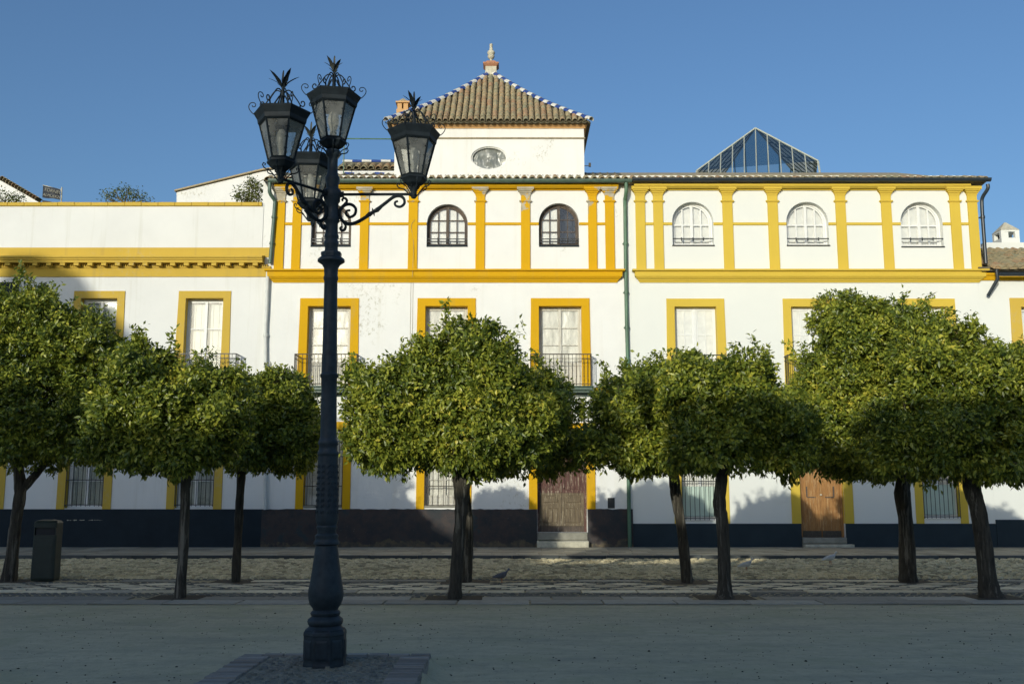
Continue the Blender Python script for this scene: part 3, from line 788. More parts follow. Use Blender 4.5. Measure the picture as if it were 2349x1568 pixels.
# roof slope, eave tiles, gutter
slope = R(24)
YE = FY-.36; ZR = Z(412, YE)
roofc = MB().add([(x0c-.3,YE+.1,ZR-.02),(x1c,YE+.1,ZR-.02),(x1c,YE+2.5,ZR+2.4*math.tan(slope)-.02),(x0c-.3,YE+2.5,ZR+2.4*math.tan(slope)-.02),(x1c,YE+6,ZR-.5),(x0c-.3,YE+6,ZR-.5)], [(0,1,2,3),(3,2,4,5)])
roofc.box(x0c-.05, x1c-.02, YE+.13, FY+.6, ZE+.0, ZE+.10)
roofc = roofc.build('roof', M['mortar_dark'], hc)
eave_row(roofc, X(612,405), X(1441,405), YE, ZR-.01, .238, slope, TILE, rows=2)
channels(roofc, X(612,405)-.119, X(1441,405)-.119, YE+.02, ZR+.02, .238, slope, 2.2, M['mortar_dark'])
gutter(hc, X(622,418), X(1446,418), FY-.33, Z(413,FY-.33), M['gutter_green'])
# pipes
pipe(hc, [(X(624,440),FY-.30,ZE-.02),(X(624,448),FY-.28,Z(448)),(X(632,462),FY-.12,Z(462)),(X(632,475),FY-.11,Z(475)),(X(629,520),FY-.11,Z(520)),(X(622,600),FY-.12,Z(606))], .06, M['gutter_green'], (Z(500),Z(560)))
pipe(hc, [(X(616,640),FY-.12,Z(625)),(X(613,720),FY-.1,Z(720)),(X(611,760),FY-.1,Z(760)),(X(611,900),FY-.1,Z(900)),(X(611,1160),FY-.1,Z(1168))], .055, M['pipe_white'], (Z(770),Z(980)))
pipe(hc, [(X(1434,430),FY-.3,ZE),(X(1434,440),FY-.28,Z(444)),(X(1433,460),FY-.14,Z(460)),(X(1433,480),FY-.1,Z(480)),(X(1436,700),FY-.1,Z(700)),(X(1440.5,900),FY-.1,Z(900)),(X(1441,1100),FY-.1,Z(1100)),(X(1444,1250),FY-.1,ZB)], .058, M['pipe_green'], (Z(560),Z(672),Z(752),Z(826),Z(1090)))

MB().box(X(601,500), x0c-.001, FY+.02, FY+.5, Z(568)+.002, Z(402)).build('side_wall', M['white_old'], hc)
# ------------------------------------------------------------------ tower (part of the old house)
TY = FY+.9
tx0, tx1 = px_(905,350,TY), px_(1340,350,TY); tzb = ZR+.1; tzt = pz(292, TY); W_ = tx1-tx0
ov = (px_(1122,362,TY), pz(362,TY)); orx, orz = 41.5*scl(362,TY), 27.5*scl(362,TY)*.99
mb = MB(); n = 40
E = [(ov[0]+orx*math.cos(2*math.pi*k/n), ov[1]+orz*math.sin(2*math.pi*k/n)) for k in range(n)]
sx0, sx1, sz0, sz1 = ov[0]-orx-.1, ov[0]+orx+.1, ov[1]-orz-.1, ov[1]+orz+.1
def onrect(c, s):
    k = min((sx1-ov[0])/abs(c) if abs(c) > 1e-6 else 1e9, (sz1-ov[1])/abs(s) if abs(s) > 1e-6 else 1e9); return (ov[0]+c*k, ov[1]+s*k)
for k in range(n):
    a, b = 2*math.pi*k/n, 2*math.pi*(k+1)/n; p, q = onrect(math.cos(a), math.sin(a)), onrect(math.cos(b), math.sin(b))
    mb.add([(E[k][0],TY,E[k][1]),(p[0],TY,p[1]),(q[0],TY,q[1]),(E[(k+1)%n][0],TY,E[(k+1)%n][1])], [(0,1,2,3)])
    mb.add([(E[k][0],TY,E[k][1]),(E[(k+1)%n][0],TY,E[(k+1)%n][1]),(E[(k+1)%n][0],TY+.22,E[(k+1)%n][1]),(E[k][0],TY+.22,E[k][1])], [(0,1,2,3)])
for (a, b, c, d) in ((tx0,sx0,tzb-1,tzt),(sx1,tx1,tzb-1,tzt),(sx0,sx1,tzb-1,sz0),(sx0,sx1,sz1,tzt)):
    mb.add([(a,TY,c),(b,TY,c),(b,TY,d),(a,TY,d)], [(0,1,2,3)])
# corner gap of the rectangular ring
for sx in (sx0, sx1):
    for sz in (sz0, sz1):
        k = min(range(n), key=lambda i: (onrect(math.cos(2*math.pi*i/n), math.sin(2*math.pi*i/n))[0]-sx)**2+(onrect(math.cos(2*math.pi*i/n), math.sin(2*math.pi*i/n))[1]-sz)**2)
        pts = [onrect(math.cos(2*math.pi*(k+j)/n), math.sin(2*math.pi*(k+j)/n)) for j in (-1, 0, 1)]
        for p, q in zip(pts, pts[1:]): mb.add([(p[0],TY,p[1]),(q[0],TY,q[1]),(sx,TY,sz)], [(0,1,2)])
mb.add([(tx0,TY,tzb-1),(tx0,TY,tzt),(tx0,TY+W_,tzt),(tx0,TY+W_,tzb-1),(tx1,TY,tzb-1),(tx1,TY,tzt),(tx1,TY+W_,tzt),(tx1,TY+W_,tzb-1)], [(0,3,2,1),(4,5,6,7),(3,2,6,7)])
tw = mb.build('tower', M['white_old'], hc)
ring = MB()
for e0, e1, ya, yb in ((1.0, .93, TY+.05, TY+.12),):
    o_ = [(ov[0]+(orx-.0)*e0*math.cos(2*math.pi*k/n), ov[1]+orz*e0*math.sin(2*math.pi*k/n)) for k in range(n)]
    i_ = [(ov[0]+orx*e1*math.cos(2*math.pi*k/n), ov[1]+orz*e1*math.sin(2*math.pi*k/n)-.0) for k in range(n)]
    for k in range(n):
        j = (k+1)%n; ring.add([(o_[k][0],ya,o_[k][1]),(o_[j][0],ya,o_[j][1]),(i_[j][0],ya,i_[j][1]),(i_[k][0],ya,i_[k][1]),(i_[j][0],yb+.08,i_[j][1]),(i_[k][0],yb+.08,i_[k][1])], [(0,1,2,3),(3,2,4,5)])
ring.build('oval_frame', M['white_old'], tw)
g = random.Random(2); mb = MB(); nr, na = 10, 36; vs = [(ov[0], TY+.15, ov[1])]
import mathutils.noise as mn
for i in range(1, nr+1):
    for k in range(na):
        a = 2*math.pi*k/na; r = i/nr; xx, zz = ov[0]+orx*r*math.cos(a), ov[1]+orz*r*math.sin(a)
        vs.append((xx, TY+.15+.10*mn.noise((xx*2.6+zz*1.5, zz*3.5, 3.3))*(1-r**4)+.03*mn.noise((xx*11-zz*5, zz*3, 1)), zz))
fs = [(0, 1+k, 1+(k+1)%na) for k in range(na)]+[(1+(i-1)*na+k, 1+i*na+k, 1+i*na+(k+1)%na, 1+(i-1)*na+(k+1)%na) for i in range(1, nr) for k in range(na)]
mb.add(vs, fs).build('plastic_sheet', M['film'], tw, smooth=True)
# thin moulding line and crown moulding
zl = pz(317, TY)
MB().bbox(tx0-.03, tx1+.04, TY-.04, TY+.01, zl-.03, zl+.02, .008).build('string_course', M['mortar'], tw)
e = .26
tm = MB(); zt0 = pz(292, TY-.2)
def ring4(mb, prof):     # profile (out, z) wrapped round the square tower
    vs = []
    for o_, z in prof: vs += [(tx0-o_,TY-o_,z),(tx1+o_,TY-o_,z),(tx1+o_,TY+W_+o_,z),(tx0-o_,TY+W_+o_,z)]
    mb.add(vs, [(4*i+k, 4*i+(k+1)%4, 4*i+4+(k+1)%4, 4*i+4+k) for i in range(len(prof)-1) for k in range(4)])
ring4(tm, [(0, tzt-.05),(.04,tzt-.045),(.045,tzt-.01),(.07,tzt+.0),(.075,tzt+.02),(.10,tzt+.03),(.11,tzt+.13),(.15,tzt+.14),(.155,tzt+.17),(-.5,tzt+.18)])
tm.build('crown_moulding', M['terracotta_trim'], tw)
# hip roof
ye = TY-e; ex0, ex1 = px_(890,276,ye), px_(1357,276,ye); ez = pz(279, ye); tcx = (ex0+ex1)/2; hw = (ex1-ex0)/2
acy = ye+hw; az_ = pz(170, acy); tcx = (tcx+px_(1124,172,acy))/2; rise = az_-ez; tsl = math.atan2(rise, hw)
# the old tiles sag a little: concave slope
def rz(s): return ez + rise*(s - .05*math.sin(math.pi*s))
mb = MB(); K = 10
for i in range(K):
    a, b = i/K, (i+1)/K; va = [(tcx-hw*(1-a),acy-hw*(1-a)),(tcx+hw*(1-a),acy-hw*(1-a)),(tcx+hw*(1-a),acy+hw*(1-a)),(tcx-hw*(1-a),acy+hw*(1-a))]
    vb_ = [(tcx-hw*(1-b),acy-hw*(1-b)),(tcx+hw*(1-b),acy-hw*(1-b)),(tcx+hw*(1-b),acy+hw*(1-b)),(tcx-hw*(1-b),acy+hw*(1-b))]
    vs = [(p[0],p[1],rz(a)) for p in va]+[(p[0],p[1],rz(b)) for p in vb_]; mb.add(vs, [(k,(k+1)%4,4+(k+1)%4,4+k) for k in range(4)])
mb.add([(tcx-hw,acy-hw,ez-.01),(tcx+hw,acy-hw,ez-.01),(tcx+hw,acy+hw,ez-.01),(tcx-hw,acy+hw,ez-.01)], [(0,3,2,1)])
troof = mb.build('tower_roof', M['mortar_dark'], hc)
ncol = 33; sp = 2*hw/ncol; g = random.Random(9); expo = .30
for k in range(ncol):
    x = -hw+sp*(k+.5); smax = 1-abs(x)/hw; Ls = smax*hw/math.cos(tsl); nrw = max(1, int(Ls/expo))
    for j in range(nrw):
        s = min(j*expo*math.cos(tsl)/hw, 1); dz = (rz(min(1,s+.05))-rz(s))/(.05*hw)
        inst('roof_tile', TILE_SM, troof, (tcx+x+g.uniform(-.006,.006), ye-.03+s*hw, rz(s)+.015+.012*(j>0)), (math.atan(dz)+g.uniform(-.02,.02), g.uniform(-.03,.03), g.uniform(-.03,.03)))
channels(troof, tcx-hw, tcx+hw, ye-.02, ez+.03, sp, 0.05, .25, M['mortar_dark'], h=.07)
mbs = MB()          # the three slopes that face away: tiles joined
for side in (1, 2, 3):
    for k in range(ncol):
        x = -hw+sp*(k+.5); smax = 1-abs(x)/hw
        if smax < .05: continue
        m_ = Matrix.Translation((tcx, acy, 0)) @ Matrix.Rotation(side*math.pi/2, 4, 'Z') ; v = []
        for s in (0, smax*.5, smax*.97):
            for q in range(5):
                a = math.pi*q/4; v.append(m_ @ Vector((x-.085*math.cos(a), -hw+s*hw-.03, rz(s)+.085*math.sin(a))))
        mbs.add(v, [(5*i+q, 5*i+q+1, 5*i+q+6, 5*i+q+5) for i in range(2) for q in range(4)])
tag(mbs.build('roof_tile', M['tile'], troof), kind='stuff')
ridge_b = tile_mesh(.115, .10, .29, .012, m='tile_blue', n=6); ridge_w = tile_mesh(.12, .105, .29, .012, m='tile_white', n=6)
for ci, (sx, sy) in enumerate(((-1,-1),(1,-1),(1,1),(-1,1))):
    nR = 25 if sy < 0 else 25
    for j in range(nR):
        s = j/nR; s2 = (j+1)/nR
        p = Vector((tcx+sx*hw*(1-s), acy+sy*hw*(1-s), rz(s)+.05)); q = Vector((tcx+sx*hw*(1-s2), acy+sy*hw*(1-s2), rz(s2)+.05)); d = (q-p)
        ro = d.to_track_quat('Y', 'Z').to_euler()
        if d.length > 0 and sy < 0: inst('ridge_tile', ridge_b if j % 2 else ridge_w, troof, p-(d.normalized()*.03), ro, (1, d.length/.27, 1))
        elif sy > 0 and j % 2 == 0: pass
# pedestal and vase finial
ped = MB(); c = (tcx+.0, acy, 0); h0, h1 = az_-.35, pz(157, acy); s_ = 13*scl(165,acy)
ped.lathe([(s_*1.42,h0),(s_*1.35,h1)], 4, c, R(45)); ped.build('pedestal', M['stone'], hc)
MB().lathe([(s_*1.4,h1),(s_*1.7,h1+.05),(s_*1.95,h1+.09),(s_*1.95,h1+.12),(s_*1.3,h1+.17),(s_*.9,h1+.24)], 4, c, R(45)).build('pedestal_cap', M['brick_red'], hc)
zz0 = h1+.22; u = (pz(100,acy)-zz0)
MB().lathe([(.10,0),(.11,.03*u),(.05,.07*u),(.045,.16*u),(.10,.22*u),(.12,.27*u),(.13,.33*u),(.10,.38*u),(.135,.46*u),(.14,.52*u),(.12,.58*u),(.065,.64*u),(.07,.68*u),(.055,.74*u),(.05,.84*u),(.06,.9*u),(.055,.96*u),(.012,u)], 14, (c[0],c[1],zz0)).build('vase_finial', M['stone'], hc, smooth=True)
# little chimney left of the tower roof
CY_ = TY+W_*.55; cx_ = px_(925,245,CY_); s_ = scl(245,CY_)
ch = MB(); cw = 12*s_
z_a, z_b, z_c, z_d = pz(290,CY_), pz(258,CY_), pz(241,CY_), pz(226,CY_)
ch.box(cx_-cw-.03, cx_+cw+.03, CY_-cw-.03, CY_+cw+.03, z_a, z_b+.05)
for sx in (-1, 1):
    for sy in (-1, 1): ch.box(cx_+sx*cw-(.16 if sx > 0 else 0), cx_+sx*cw+(.16 if sx < 0 else 0), CY_+sy*cw-(.16 if sy > 0 else 0), CY_+sy*cw+(.16 if sy < 0 else 0), z_b+.05, z_c)
ch.box(cx_-cw-.06, cx_+cw+.06, CY_-cw-.06, CY_+cw+.06, z_c, z_c+.06)
chm = ch.build('chimney', M['terracotta_trim'], hc)
MB().lathe([(cw*1.5,z_c+.06),(.02,z_d)], 4, (cx_,CY_,0), R(45)).build('chimney_cap', M['mortar'], chm)
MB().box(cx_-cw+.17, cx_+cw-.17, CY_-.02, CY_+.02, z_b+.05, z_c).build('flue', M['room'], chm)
# small camera-like bracket on the tower's right corner
MB().tube([(tx1, TY+.1, pz(378,TY)), (tx1+.17, TY+.1, pz(378,TY))], .012, 6).box(tx1+.15, tx1+.22, TY+.06, TY+.14, pz(380,TY), pz(372,TY)).build('wall_bracket', M['iron_rust'], hc)
# second, higher roof piece left of the tower with glazed ridge
Y2 = FY+2.2; lo0, lo1 = px_(776,385,Y2), tx0
lr = MB().box(lo0, lo1, Y2, Y2+.3, pz(408,Y2)-.5, pz(391,Y2)).build('upper_wall', M['white_old'], hc)
ur = MB().add([(lo0,Y2-.25,pz(386,Y2-.25)-.02),(lo1,Y2-.25,pz(386,Y2-.25)-.02),(lo1,Y2+.9,pz(371,Y2+.9)),(lo0,Y2+.9,pz(371,Y2+.9))], [(0,1,2,3)]).box(lo0,lo1,Y2-.1,Y2,pz(392,Y2),pz(387,Y2)).build('upper_roof', M['mortar_dark'], hc)
sl2 = math.atan2(pz(371,Y2+.9)-pz(386,Y2-.25), 1.15)
eave_row(ur, lo0+.05, lo1-.05, Y2-.3, pz(384,Y2-.3)-.05, .235, sl2, TILE, rows=2)
channels(ur, lo0-.06, lo1-.06, Y2-.27, pz(385,Y2-.3), .235, sl2, 1.0, M['mortar_dark'])
k = 0; x = lo0
rt_b = MB(); 
while x < lo1-.1:
    inst('ridge_tile', ridge_b if k % 2 else ridge_w, ur, (x, Y2+.9, pz(371,Y2+.9)-.04), (0, 0, R(-90)), (1, 1.15, 1)); x += .33; k += 1
k = 0; x = lo0; Yr = FY+1.6
while x < lo1-.1:
    inst('ridge_tile', ridge_b if k % 3 == 1 else ridge_w, ur, (x, Yr, pz(399,Yr)-.05), (0, 0, R(-90)), (1, 1.15, 1)); x += .33; k += 1
MB().box(lo0, lo1, Yr+.05, Yr+.2, pz(420,Yr), pz(391,Yr)).build('upper_wall', M['white_old'], hc)
# thin pipe reaching from the tower to a little mast
ym = TY+.3
MB().tube([(px_(790,318,ym),ym,pz(318,ym)),(tx0,ym,pz(319,ym))], .02, 6).tube([(px_(790,318,ym),ym,pz(318,ym)),(px_(790,318,ym),ym,pz(400,ym))], .018, 6).build('wire_mast', M['pipe_green'], hc)
# ================================================================== RIGHT (RENOVATED) HOUSE
x0r, x1r = x1c+.002, X(2262, 900)
hr = thing('townhouse', 'freshly painted white and ochre house with an orange wooden double door', 'house', ((x0r+x1r)/2, FY, ZB))
hp = holes_px([(1547,1643,703,888,False),(1814,1913,703,888,False),(2078,2172,703,888,False)])
ha = holes_px([(1542,1636,463,562,True),(1804,1900,463,562,True),(2066,2162,463,565,True)])
hg = holes_px([(1560,1650,985,1193,False),(2107,2190,985,1189,False)])
hd = holes_px([(1829,1928,990,1232,False)])
ZPR = Z(1200)
wall('wall', M['white_new'], hr, x0r, x1r, ZB, ZE+.3, hp+ha+hg+hd, depth=.32)
room(hr, x0r, x1r, ZB, ZE+.3)
for a, b in ((x0r, hd[0][0]-.01), (hd[0][1]+.01, x1r)):
    MB().profx([(FY+.01,ZPR),(FY-.028,ZPR-.003),(FY-.035,ZPR-.012),(FY-.035,ZB-.02),(FY+.01,ZB-.02)], a, b).build('plinth', M['plinth_slate'], hr)
lb = ['leftmost white window of the renovated upper storey', 'white window right above the orange door', 'white window whose top shows over the largest tree']
for i, h in enumerate(hp):
    w_ = panel_window(hr, *h[:4], label=lb[i]); surround(w_, h[0], h[1], h[2], h[3], .245, M['ochre_new'], sk=.03)
    xa, xb = px_([1543,1806,2068][i], 813, FY-.4), px_([1662,1922,2186][i], 813, FY-.4)
    balcony(hr, xa, xb, Z(813, FY-.4), h[2], m='iron')
la = ['white arched window nearest the green downpipe', 'middle white arched window of the renovated house', 'white arched window nearest the roof corner']
for i, h in enumerate(ha):
    w_ = casement(hr, *h[:4], M['wood_white'], rows=2, cols=2, back='shutter_white', arch=True, y=FY+.20, backy=.10, bars=.045, label=la[i])
    rl = MB(); yy = FY+.02
    rl.box(h[0]-.01, h[1]+.01, yy-.012, yy+.012, Z(547)-.016, Z(547)+.016)
    for f in (.22, .5, .76): rl.tube([(h[0]+(h[1]-h[0])*f, yy, Z(544.5)), (h[0]+(h[1]-h[0])*f, yy, Z(552))], .018, 6)
    rl.box(h[0]+.3, h[1]-.3, yy-.008, yy+.008, Z(550)-.006, Z(550)+.006)
    rl.build('railing', M['iron'], w_)
    MB().box(h[0]-.02, h[1]+.02, FY-.03, FY+.2, h[2]-.035, h[2]+.0).build('sill', M['iron'], w_)
for i, h in enumerate(hg):
    w_ = casement(hr, *h[:4], M['wood_white'], rows=2, cols=1, back='shutter_white', y=FY+.2, label=['tall grilled window with a pale green lower film, lit by the sun', 'tall grilled window in the shade of the right trees'][i])
    surround(w_, h[0], h[1], ZPR, h[3], .23, M['ochre_new'])
    grille(w_, h[0]+.03, h[1]-.03, h[2]+.01, h[3], 'iron', n=8, cross=(h[2]+1.15-.0, h[2]+.72*2.9))
    MB().box(h[0]+.06, h[1]-.06, FY+.16, FY+.175, h[2]+.12, h[2]+1.0).build('window_film', M['mint_panel'], w_)
    MB().bbox(h[0], h[1], FY-.04, FY+.2, h[2]-.0, h[2]+.05, .01).build('sill', M['wood_white'], w_)
h = hd[0]
dr = door_leafs(hr, h[0], h[1], h[2], h[3], FY+.14, dict(frame='wood_orange', zones=[(0,1,'wood_orange',0)]), label='worn orange varnished wooden double door')
surround(dr, h[0], h[1], ZPR, h[3], .27, M['ochre_new'])
cxd = (h[0]+h[1])/2
for s in (-1, 1):
    a, b = cxd+s*.14, cxd+s*(h[1]-h[0])/2*.62; z0 = Z(1141)
    m_ = MB().box(min(a,b), max(a,b), FY+.145, FY+.16, z0, z0+.03).box(b-.02, b+.02, FY+.145, FY+.16, z0+.03, Z(1115)); m_.build('door_moulding', M['wood_dark'], dr)
    MB().box(cxd+s*.02+(0 if s > 0 else -(h[1]-h[0])/2+.1), cxd+s*.02+((h[1]-h[0])/2-.1 if s > 0 else 0), FY+.13, FY+.158, h[2]+.01, h[2]+.19).build('kick_plate', M['iron_rust'], dr)
MB().lathe([(.0,-.02),(.03,-.02),(.035,.0),(.03,.02),(0,.02)], 8, (cxd+.01, FY+.12, Z(1134))).build('door_knob', M['stone'], dr)
MB().bbox(h[0]+.0, h[1]+.0, FY-.12, FY+.12, Z(1246), h[2], .02).build('step', M['step_stone'], hr)
MB().bbox(h[0]-.0, h[1]+.14, FY-.34, FY+.0, ZB-.01, Z(1247), .02).build('step', M['stone'], hr)
for (a, b, c, d) in ((1773,1805,1150,1061),(1788,1807,1188,1160)):
    xa, xb, z0, z1 = X(a,1150), X(b,1150), Z(c), Z(d); q = MB()
    q.box(xa, xb, FY-.012, FY, z0, z0+.012).box(xb-.012, xb, FY-.012, FY, z0+.012, z1).box(xa, xb-.012, FY-.004, FY, z0+.012, z1); q.build('meter_cover', M['white_new'], hr)
MB().profx(cornice_prof(ZC1, ZC0), X(1466, 640), X(2246, 640), ret0=1, ret1=1, yw=FY-.04).build('cornice', M['ochre_new'], hr)
Pil = [(1458,1480),(1499,1521),(1658,1681),(1762,1785),(1918,1941),(2023,2046),(2181,2204),(2222,2244)]
for (a, b) in Pil: pilaster(hr, a, b, 520, ZT, ZC1-.02, M['ochre_new'])
blk = sorted([(X(a, 520), X(b, 520)) for a, b in Pil]+[(h[0], h[1]) for h in ha]); strings(hr, [(p[1]+.003, q[0]-.003) for p, q in zip(blk, blk[1:])], M['ochre_new'])
ent(hr, x0r+.2, x1r-.1, M['ochre_new'])
bs = [X(1452,895)]+[v for i in range(3) for v in (px_([1543,1806,2068][i],813,FY-.4)-.1, px_([1662,1922,2186][i],813,FY-.4)+.1)]+[x1r-.05]
for a, b in zip(bs[::2], bs[1::2]): MB().bbox(a, b, FY-.02, FY+.005, Z(901), Z(889), .005).build('floor_band', M['ochre_new'], hr)
ZRr = Z(411, YE); xe = X(2256, 410)
rf = MB().add([(x1c+.003,YE+.1,ZRr-.02),(xe,YE+.1,ZRr-.02),(xe-1.9,YE+2.4,ZRr+2.3*math.tan(slope)-.02),(x1c+.003,YE+2.4,ZRr+2.3*math.tan(slope)-.02),(xe-2.2,YE+6,ZRr-.5),(x1c+.003,YE+6,ZRr-.5),(xe,YE+6,ZRr-.5)], [(0,1,2,3),(3,2,4,5),(1,6,4,2)])
rf.box(x1c+.003, x1r-.02, YE+.12, FY+.62, ZE, ZE+.10)
rf = rf.build('roof', M['mortar'], hr)
eave_row(rf, X(1442,405), xe, YE, ZRr-.01, .242, slope, TILE_END, rows=1)
channels(rf, X(1442,405)-.12, xe-.12, YE+.03, ZRr+.02, .242, slope, .5, M['mortar_dark'])
mb = MB(); g = random.Random(4)      # mortared upper course
xx = X(1342,400); vs = []
while xx < X(2085,400)+.1:
    top = ZRr+.26+g.uniform(-.025,.03); vs.append((xx, top)); xx += .35
for (a, ta), (b, tb) in zip(vs, vs[1:]):
    mb.add([(a,YE+.27,ZRr+.06),(b,YE+.27,ZRr+.06),(b,YE+.42,tb),(a,YE+.42,ta),(b,YE+1.6,tb+.35),(a,YE+1.6,ta+.35)], [(0,1,2,3),(3,2,4,5)])
mb.build('mortar_course', M['mortar'], rf)
gutter(hr, X(1447,408), X(2260,412), FY-.33, Z(413,FY-.33)+.035, M['gutter_dark'], brackets=.7)
pipe(hr, [(X(2254,425),FY-.33,ZRr-.15),(X(2255,440),FY-.31,Z(440)),(X(2249,452),FY-.15,Z(455)),(X(2249,470),FY-.1,Z(470)),(X(2252,520),FY-.1,Z(520)),(X(2258,604),FY-.1,Z(606))], .055, M['gutter_dark'], (Z(500),))
pipe(hr, [(X(2272,630),FY-.40,Z(625)),(X(2275,645),FY-.38,Z(645)),(X(2262,680),FY-.12,Z(680))], .05, M['gutter_dark'])

# glass pyramid behind the ridge
gy = FY+6.0
gxa, gxb = px_(1600,384,gy), px_(1871,384,gy); gw = (gxb-gxa)/2; gcx = (gxa+gxb)/2; gz0 = pz(379,gy); gzt = pz(294,gy+gw)
sk = thing('skylight', 'glass pyramid skylight with white bars behind the right roof ridge', 'skylight', (gcx, gy+gw, gz0-1.5))
fr = MB(); cor = [(gcx-gw,gy),(gcx+gw,gy),(gcx+gw,gy+2*gw),(gcx-gw,gy+2*gw)]; ap = (gcx, gy+gw, gzt)
for x, y in cor:
    fr.tube([(x,y,gz0),ap], .035, 4); fr.tube([(x*1.0+(-.12 if x < gcx else .12),y,gz0-1.2),(x,y,gz0)], .035, 4)
fr.build('hip_bar', M['bar_cream'], sk)
def pt_side(k, u, s):   # point on face k at horizontal u in [-1,1], slope s
    a = [(u*gw, -gw*(1-s)), (gw*(1-s), u*gw), (-u*gw, gw*(1-s)), (-gw*(1-s), -u*gw)][k]
    return (gcx+a[0], gy+gw+a[1], gz0+(gzt-gz0)*s)
nb = 10
for k in range(4):
    for j in range(1, nb):
        u = -1+2*j/nb; s = 1-abs(u)
        MB().tube([pt_side(k, u, -.25), pt_side(k, u, 0), pt_side(k, u, s)] if k == 0 else [pt_side(k, u, 0), pt_side(k, u, s)], .020, 4).build('glazing_bar', M['bar_cream'] if k == 0 else M['gutter_green'], sk)
    for j in range(nb):
        u0, u1 = -1+2*j/nb, -1+2*(j+1)/nb; s0, s1 = 1-abs(u0), 1-abs(u1)
        pts = [pt_side(k,u0,0), pt_side(k,u1,0)]+([pt_side(k,u1,s1)] if s1 > 1e-6 else [])+([pt_side(k,u0,s0)] if s0 > 1e-6 else [])
        MB().add(pts, [tuple(range(len(pts)))]).build('pane', M['glass_roof'], sk)
sk.rotation_euler = (0, 0, R(-14.7)); sk.location.x += .58
MB().box(gcx-gw-.1, gcx+gw+.1, gy-.05, gy+2*gw+.05, gz0-2.2, gz0-1.2).build('curb', M['white_new'], sk)

# ================================================================== LEFT HOUSE
x0l, x1l = -24.0, x0c-.002
hl = thing('townhouse', 'long white house with a parapet, bracketed ochre cornice and navy plinth', 'house', ((x0l+x1l)/2, FY, ZB))
ZPL2 = Z(1167)
hp = holes_px([(-60,27,684,880,False),(187,270,684,880,False),(427,513,684,880,False)])
hg = holes_px([(-84,3,985,1165,False),(160,246,985,1165,False),(409,497,985,1165,False)])
zpt = Z(466)
wall('wall', M['white_left'], hl, x0l, x1l, ZB, Z(568), hp+hg, depth=.3)
room(hl, x0l, x1l, ZB, Z(575))
MB().box(x0l, X(604,500), FY+.0, FY+.35, Z(568)+.001, zpt).build('parapet', M['white_left'], hl)
xx = x0l; g = random.Random(8)
while xx < X(602,468)-.05:       # coping pieces
    x2 = min(xx+.52, X(602,468)); MB().bbox(xx+.003, x2-.003, FY-.06, FY+.40, Z(473), Z(465)+g.uniform(0,.012), .012).build('coping_stone', M['ochre_left'], hl); xx += .52
MB().profx([(FY+.01,ZPL2),(FY-.03,ZPL2-.003),(FY-.035,ZPL2-.012),(FY-.035,ZB-.02),(FY+.01,ZB-.02)], x0l, X(600,1200)).build('plinth', M['plinth_navy'], hl)
MB().box(x0l, x1l, FY-.02, FY+.01, Z(590), Z(568)).build('cornice_band', M['ochre_left'], hl)
MB().box(x0l, x1l, FY-.03, FY+.01, Z(635), Z(610.5)).build('cornice_band', M['ochre_left'], hl)
zt_, zb_ = Z(588, FY-.3), Z(601, FY-.3)
MB().profx([(FY+.01, zt_+.10),(FY-.33,zt_+.02),(FY-.35,zt_-.03),(FY-.31,zt_-.06),(FY-.30,zt_-.10),(FY-.27,zt_-.11),(FY-.27,zb_+.0),(FY-.10,zb_),(FY-.10,zb_-.0),(FY+.01,zb_-.0)], x0l, X(607,600)).build('cornice', M['ochre_left'], hl)
bm = None; xx = X(3, 606)
st_ = (X(590,606)-X(26,606))/18; xx = X(26,606)-3*st_
zq0, zq1 = Z(610, FY-.1), zb_
while xx < X(600,606):
    mb = MB().box(xx-.075, xx+.075, FY-.25, FY-.03, zq1-.09, zq1-.003)
    mb.add([(xx-.06,FY-.22,zq1-.092),(xx+.06,FY-.22,zq1-.092),(xx+.06,FY-.04,zq0),(xx-.06,FY-.04,zq0),(xx-.06,FY-.04,zq1-.092),(xx+.06,FY-.04,zq1-.092)], [(0,1,2,3),(0,3,4),(1,5,2)])
    mb.build('bracket', M['ochre_left'], hl)
    de = MB()
    for q in range(4): de.box(xx+.11+q*.062, xx+.145+q*.062, FY-.085, FY-.03, zq0+.0, zq0+.06)
    de.build('dentil', M['ochre_left'], hl); xx += st_
mb = MB().box(x0l, x1l, FY-.055, FY-.0, zq0-.05, zq0-.001).build('moulding', M['ochre_left'], hl)
lb = ['upper window behind the leftmost tree', 'upper white window with its top half in shade', 'tall white upper window with six panes beside the downpipe']
for i, h in enumerate(hp):
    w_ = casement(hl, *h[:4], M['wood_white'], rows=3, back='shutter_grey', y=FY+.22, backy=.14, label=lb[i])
    surround(w_, h[0], h[1], h[2], h[3], .225, M['ochre_left'], sk=.04)
    if i != 0: balcony(hl, px_([0,150,400][i],810,FY-.4), px_([0,300,543][i],810,FY-.4), Z(810,FY-.4), Z(887), m='iron')
lg = ['grilled window at the left edge of the frame', 'grilled window between the forked tree and the slim leaning tree', 'grilled window behind the slim leaning trunk']
for i, h in enumerate(hg):
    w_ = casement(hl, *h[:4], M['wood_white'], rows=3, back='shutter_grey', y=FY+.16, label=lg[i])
    surround(w_, h[0], h[1], ZPL2, h[3], .245, M['ochre_left'])
    grille(w_, h[0]+.03, h[1]-.03, h[2]+.05, h[3], 'iron', n=8, cross=(h[2]+.83,))
MB().bbox(X(-60,655), X(44,655), FY-.22, FY-.0, Z(667), Z(650), .02).build('awning_box', M['plinth_navy'], hl)
MB().add([(X(-60,655),FY-.20,Z(667)),(X(44,655),FY-.20,Z(667)),(X(44,655),FY-.05,Z(720)),(X(-60,655),FY-.05,Z(720))], [(0,1,2,3)]).build('roller_blind', M['plinth_slate'], hl)
q = MB(); g = random.Random(12)
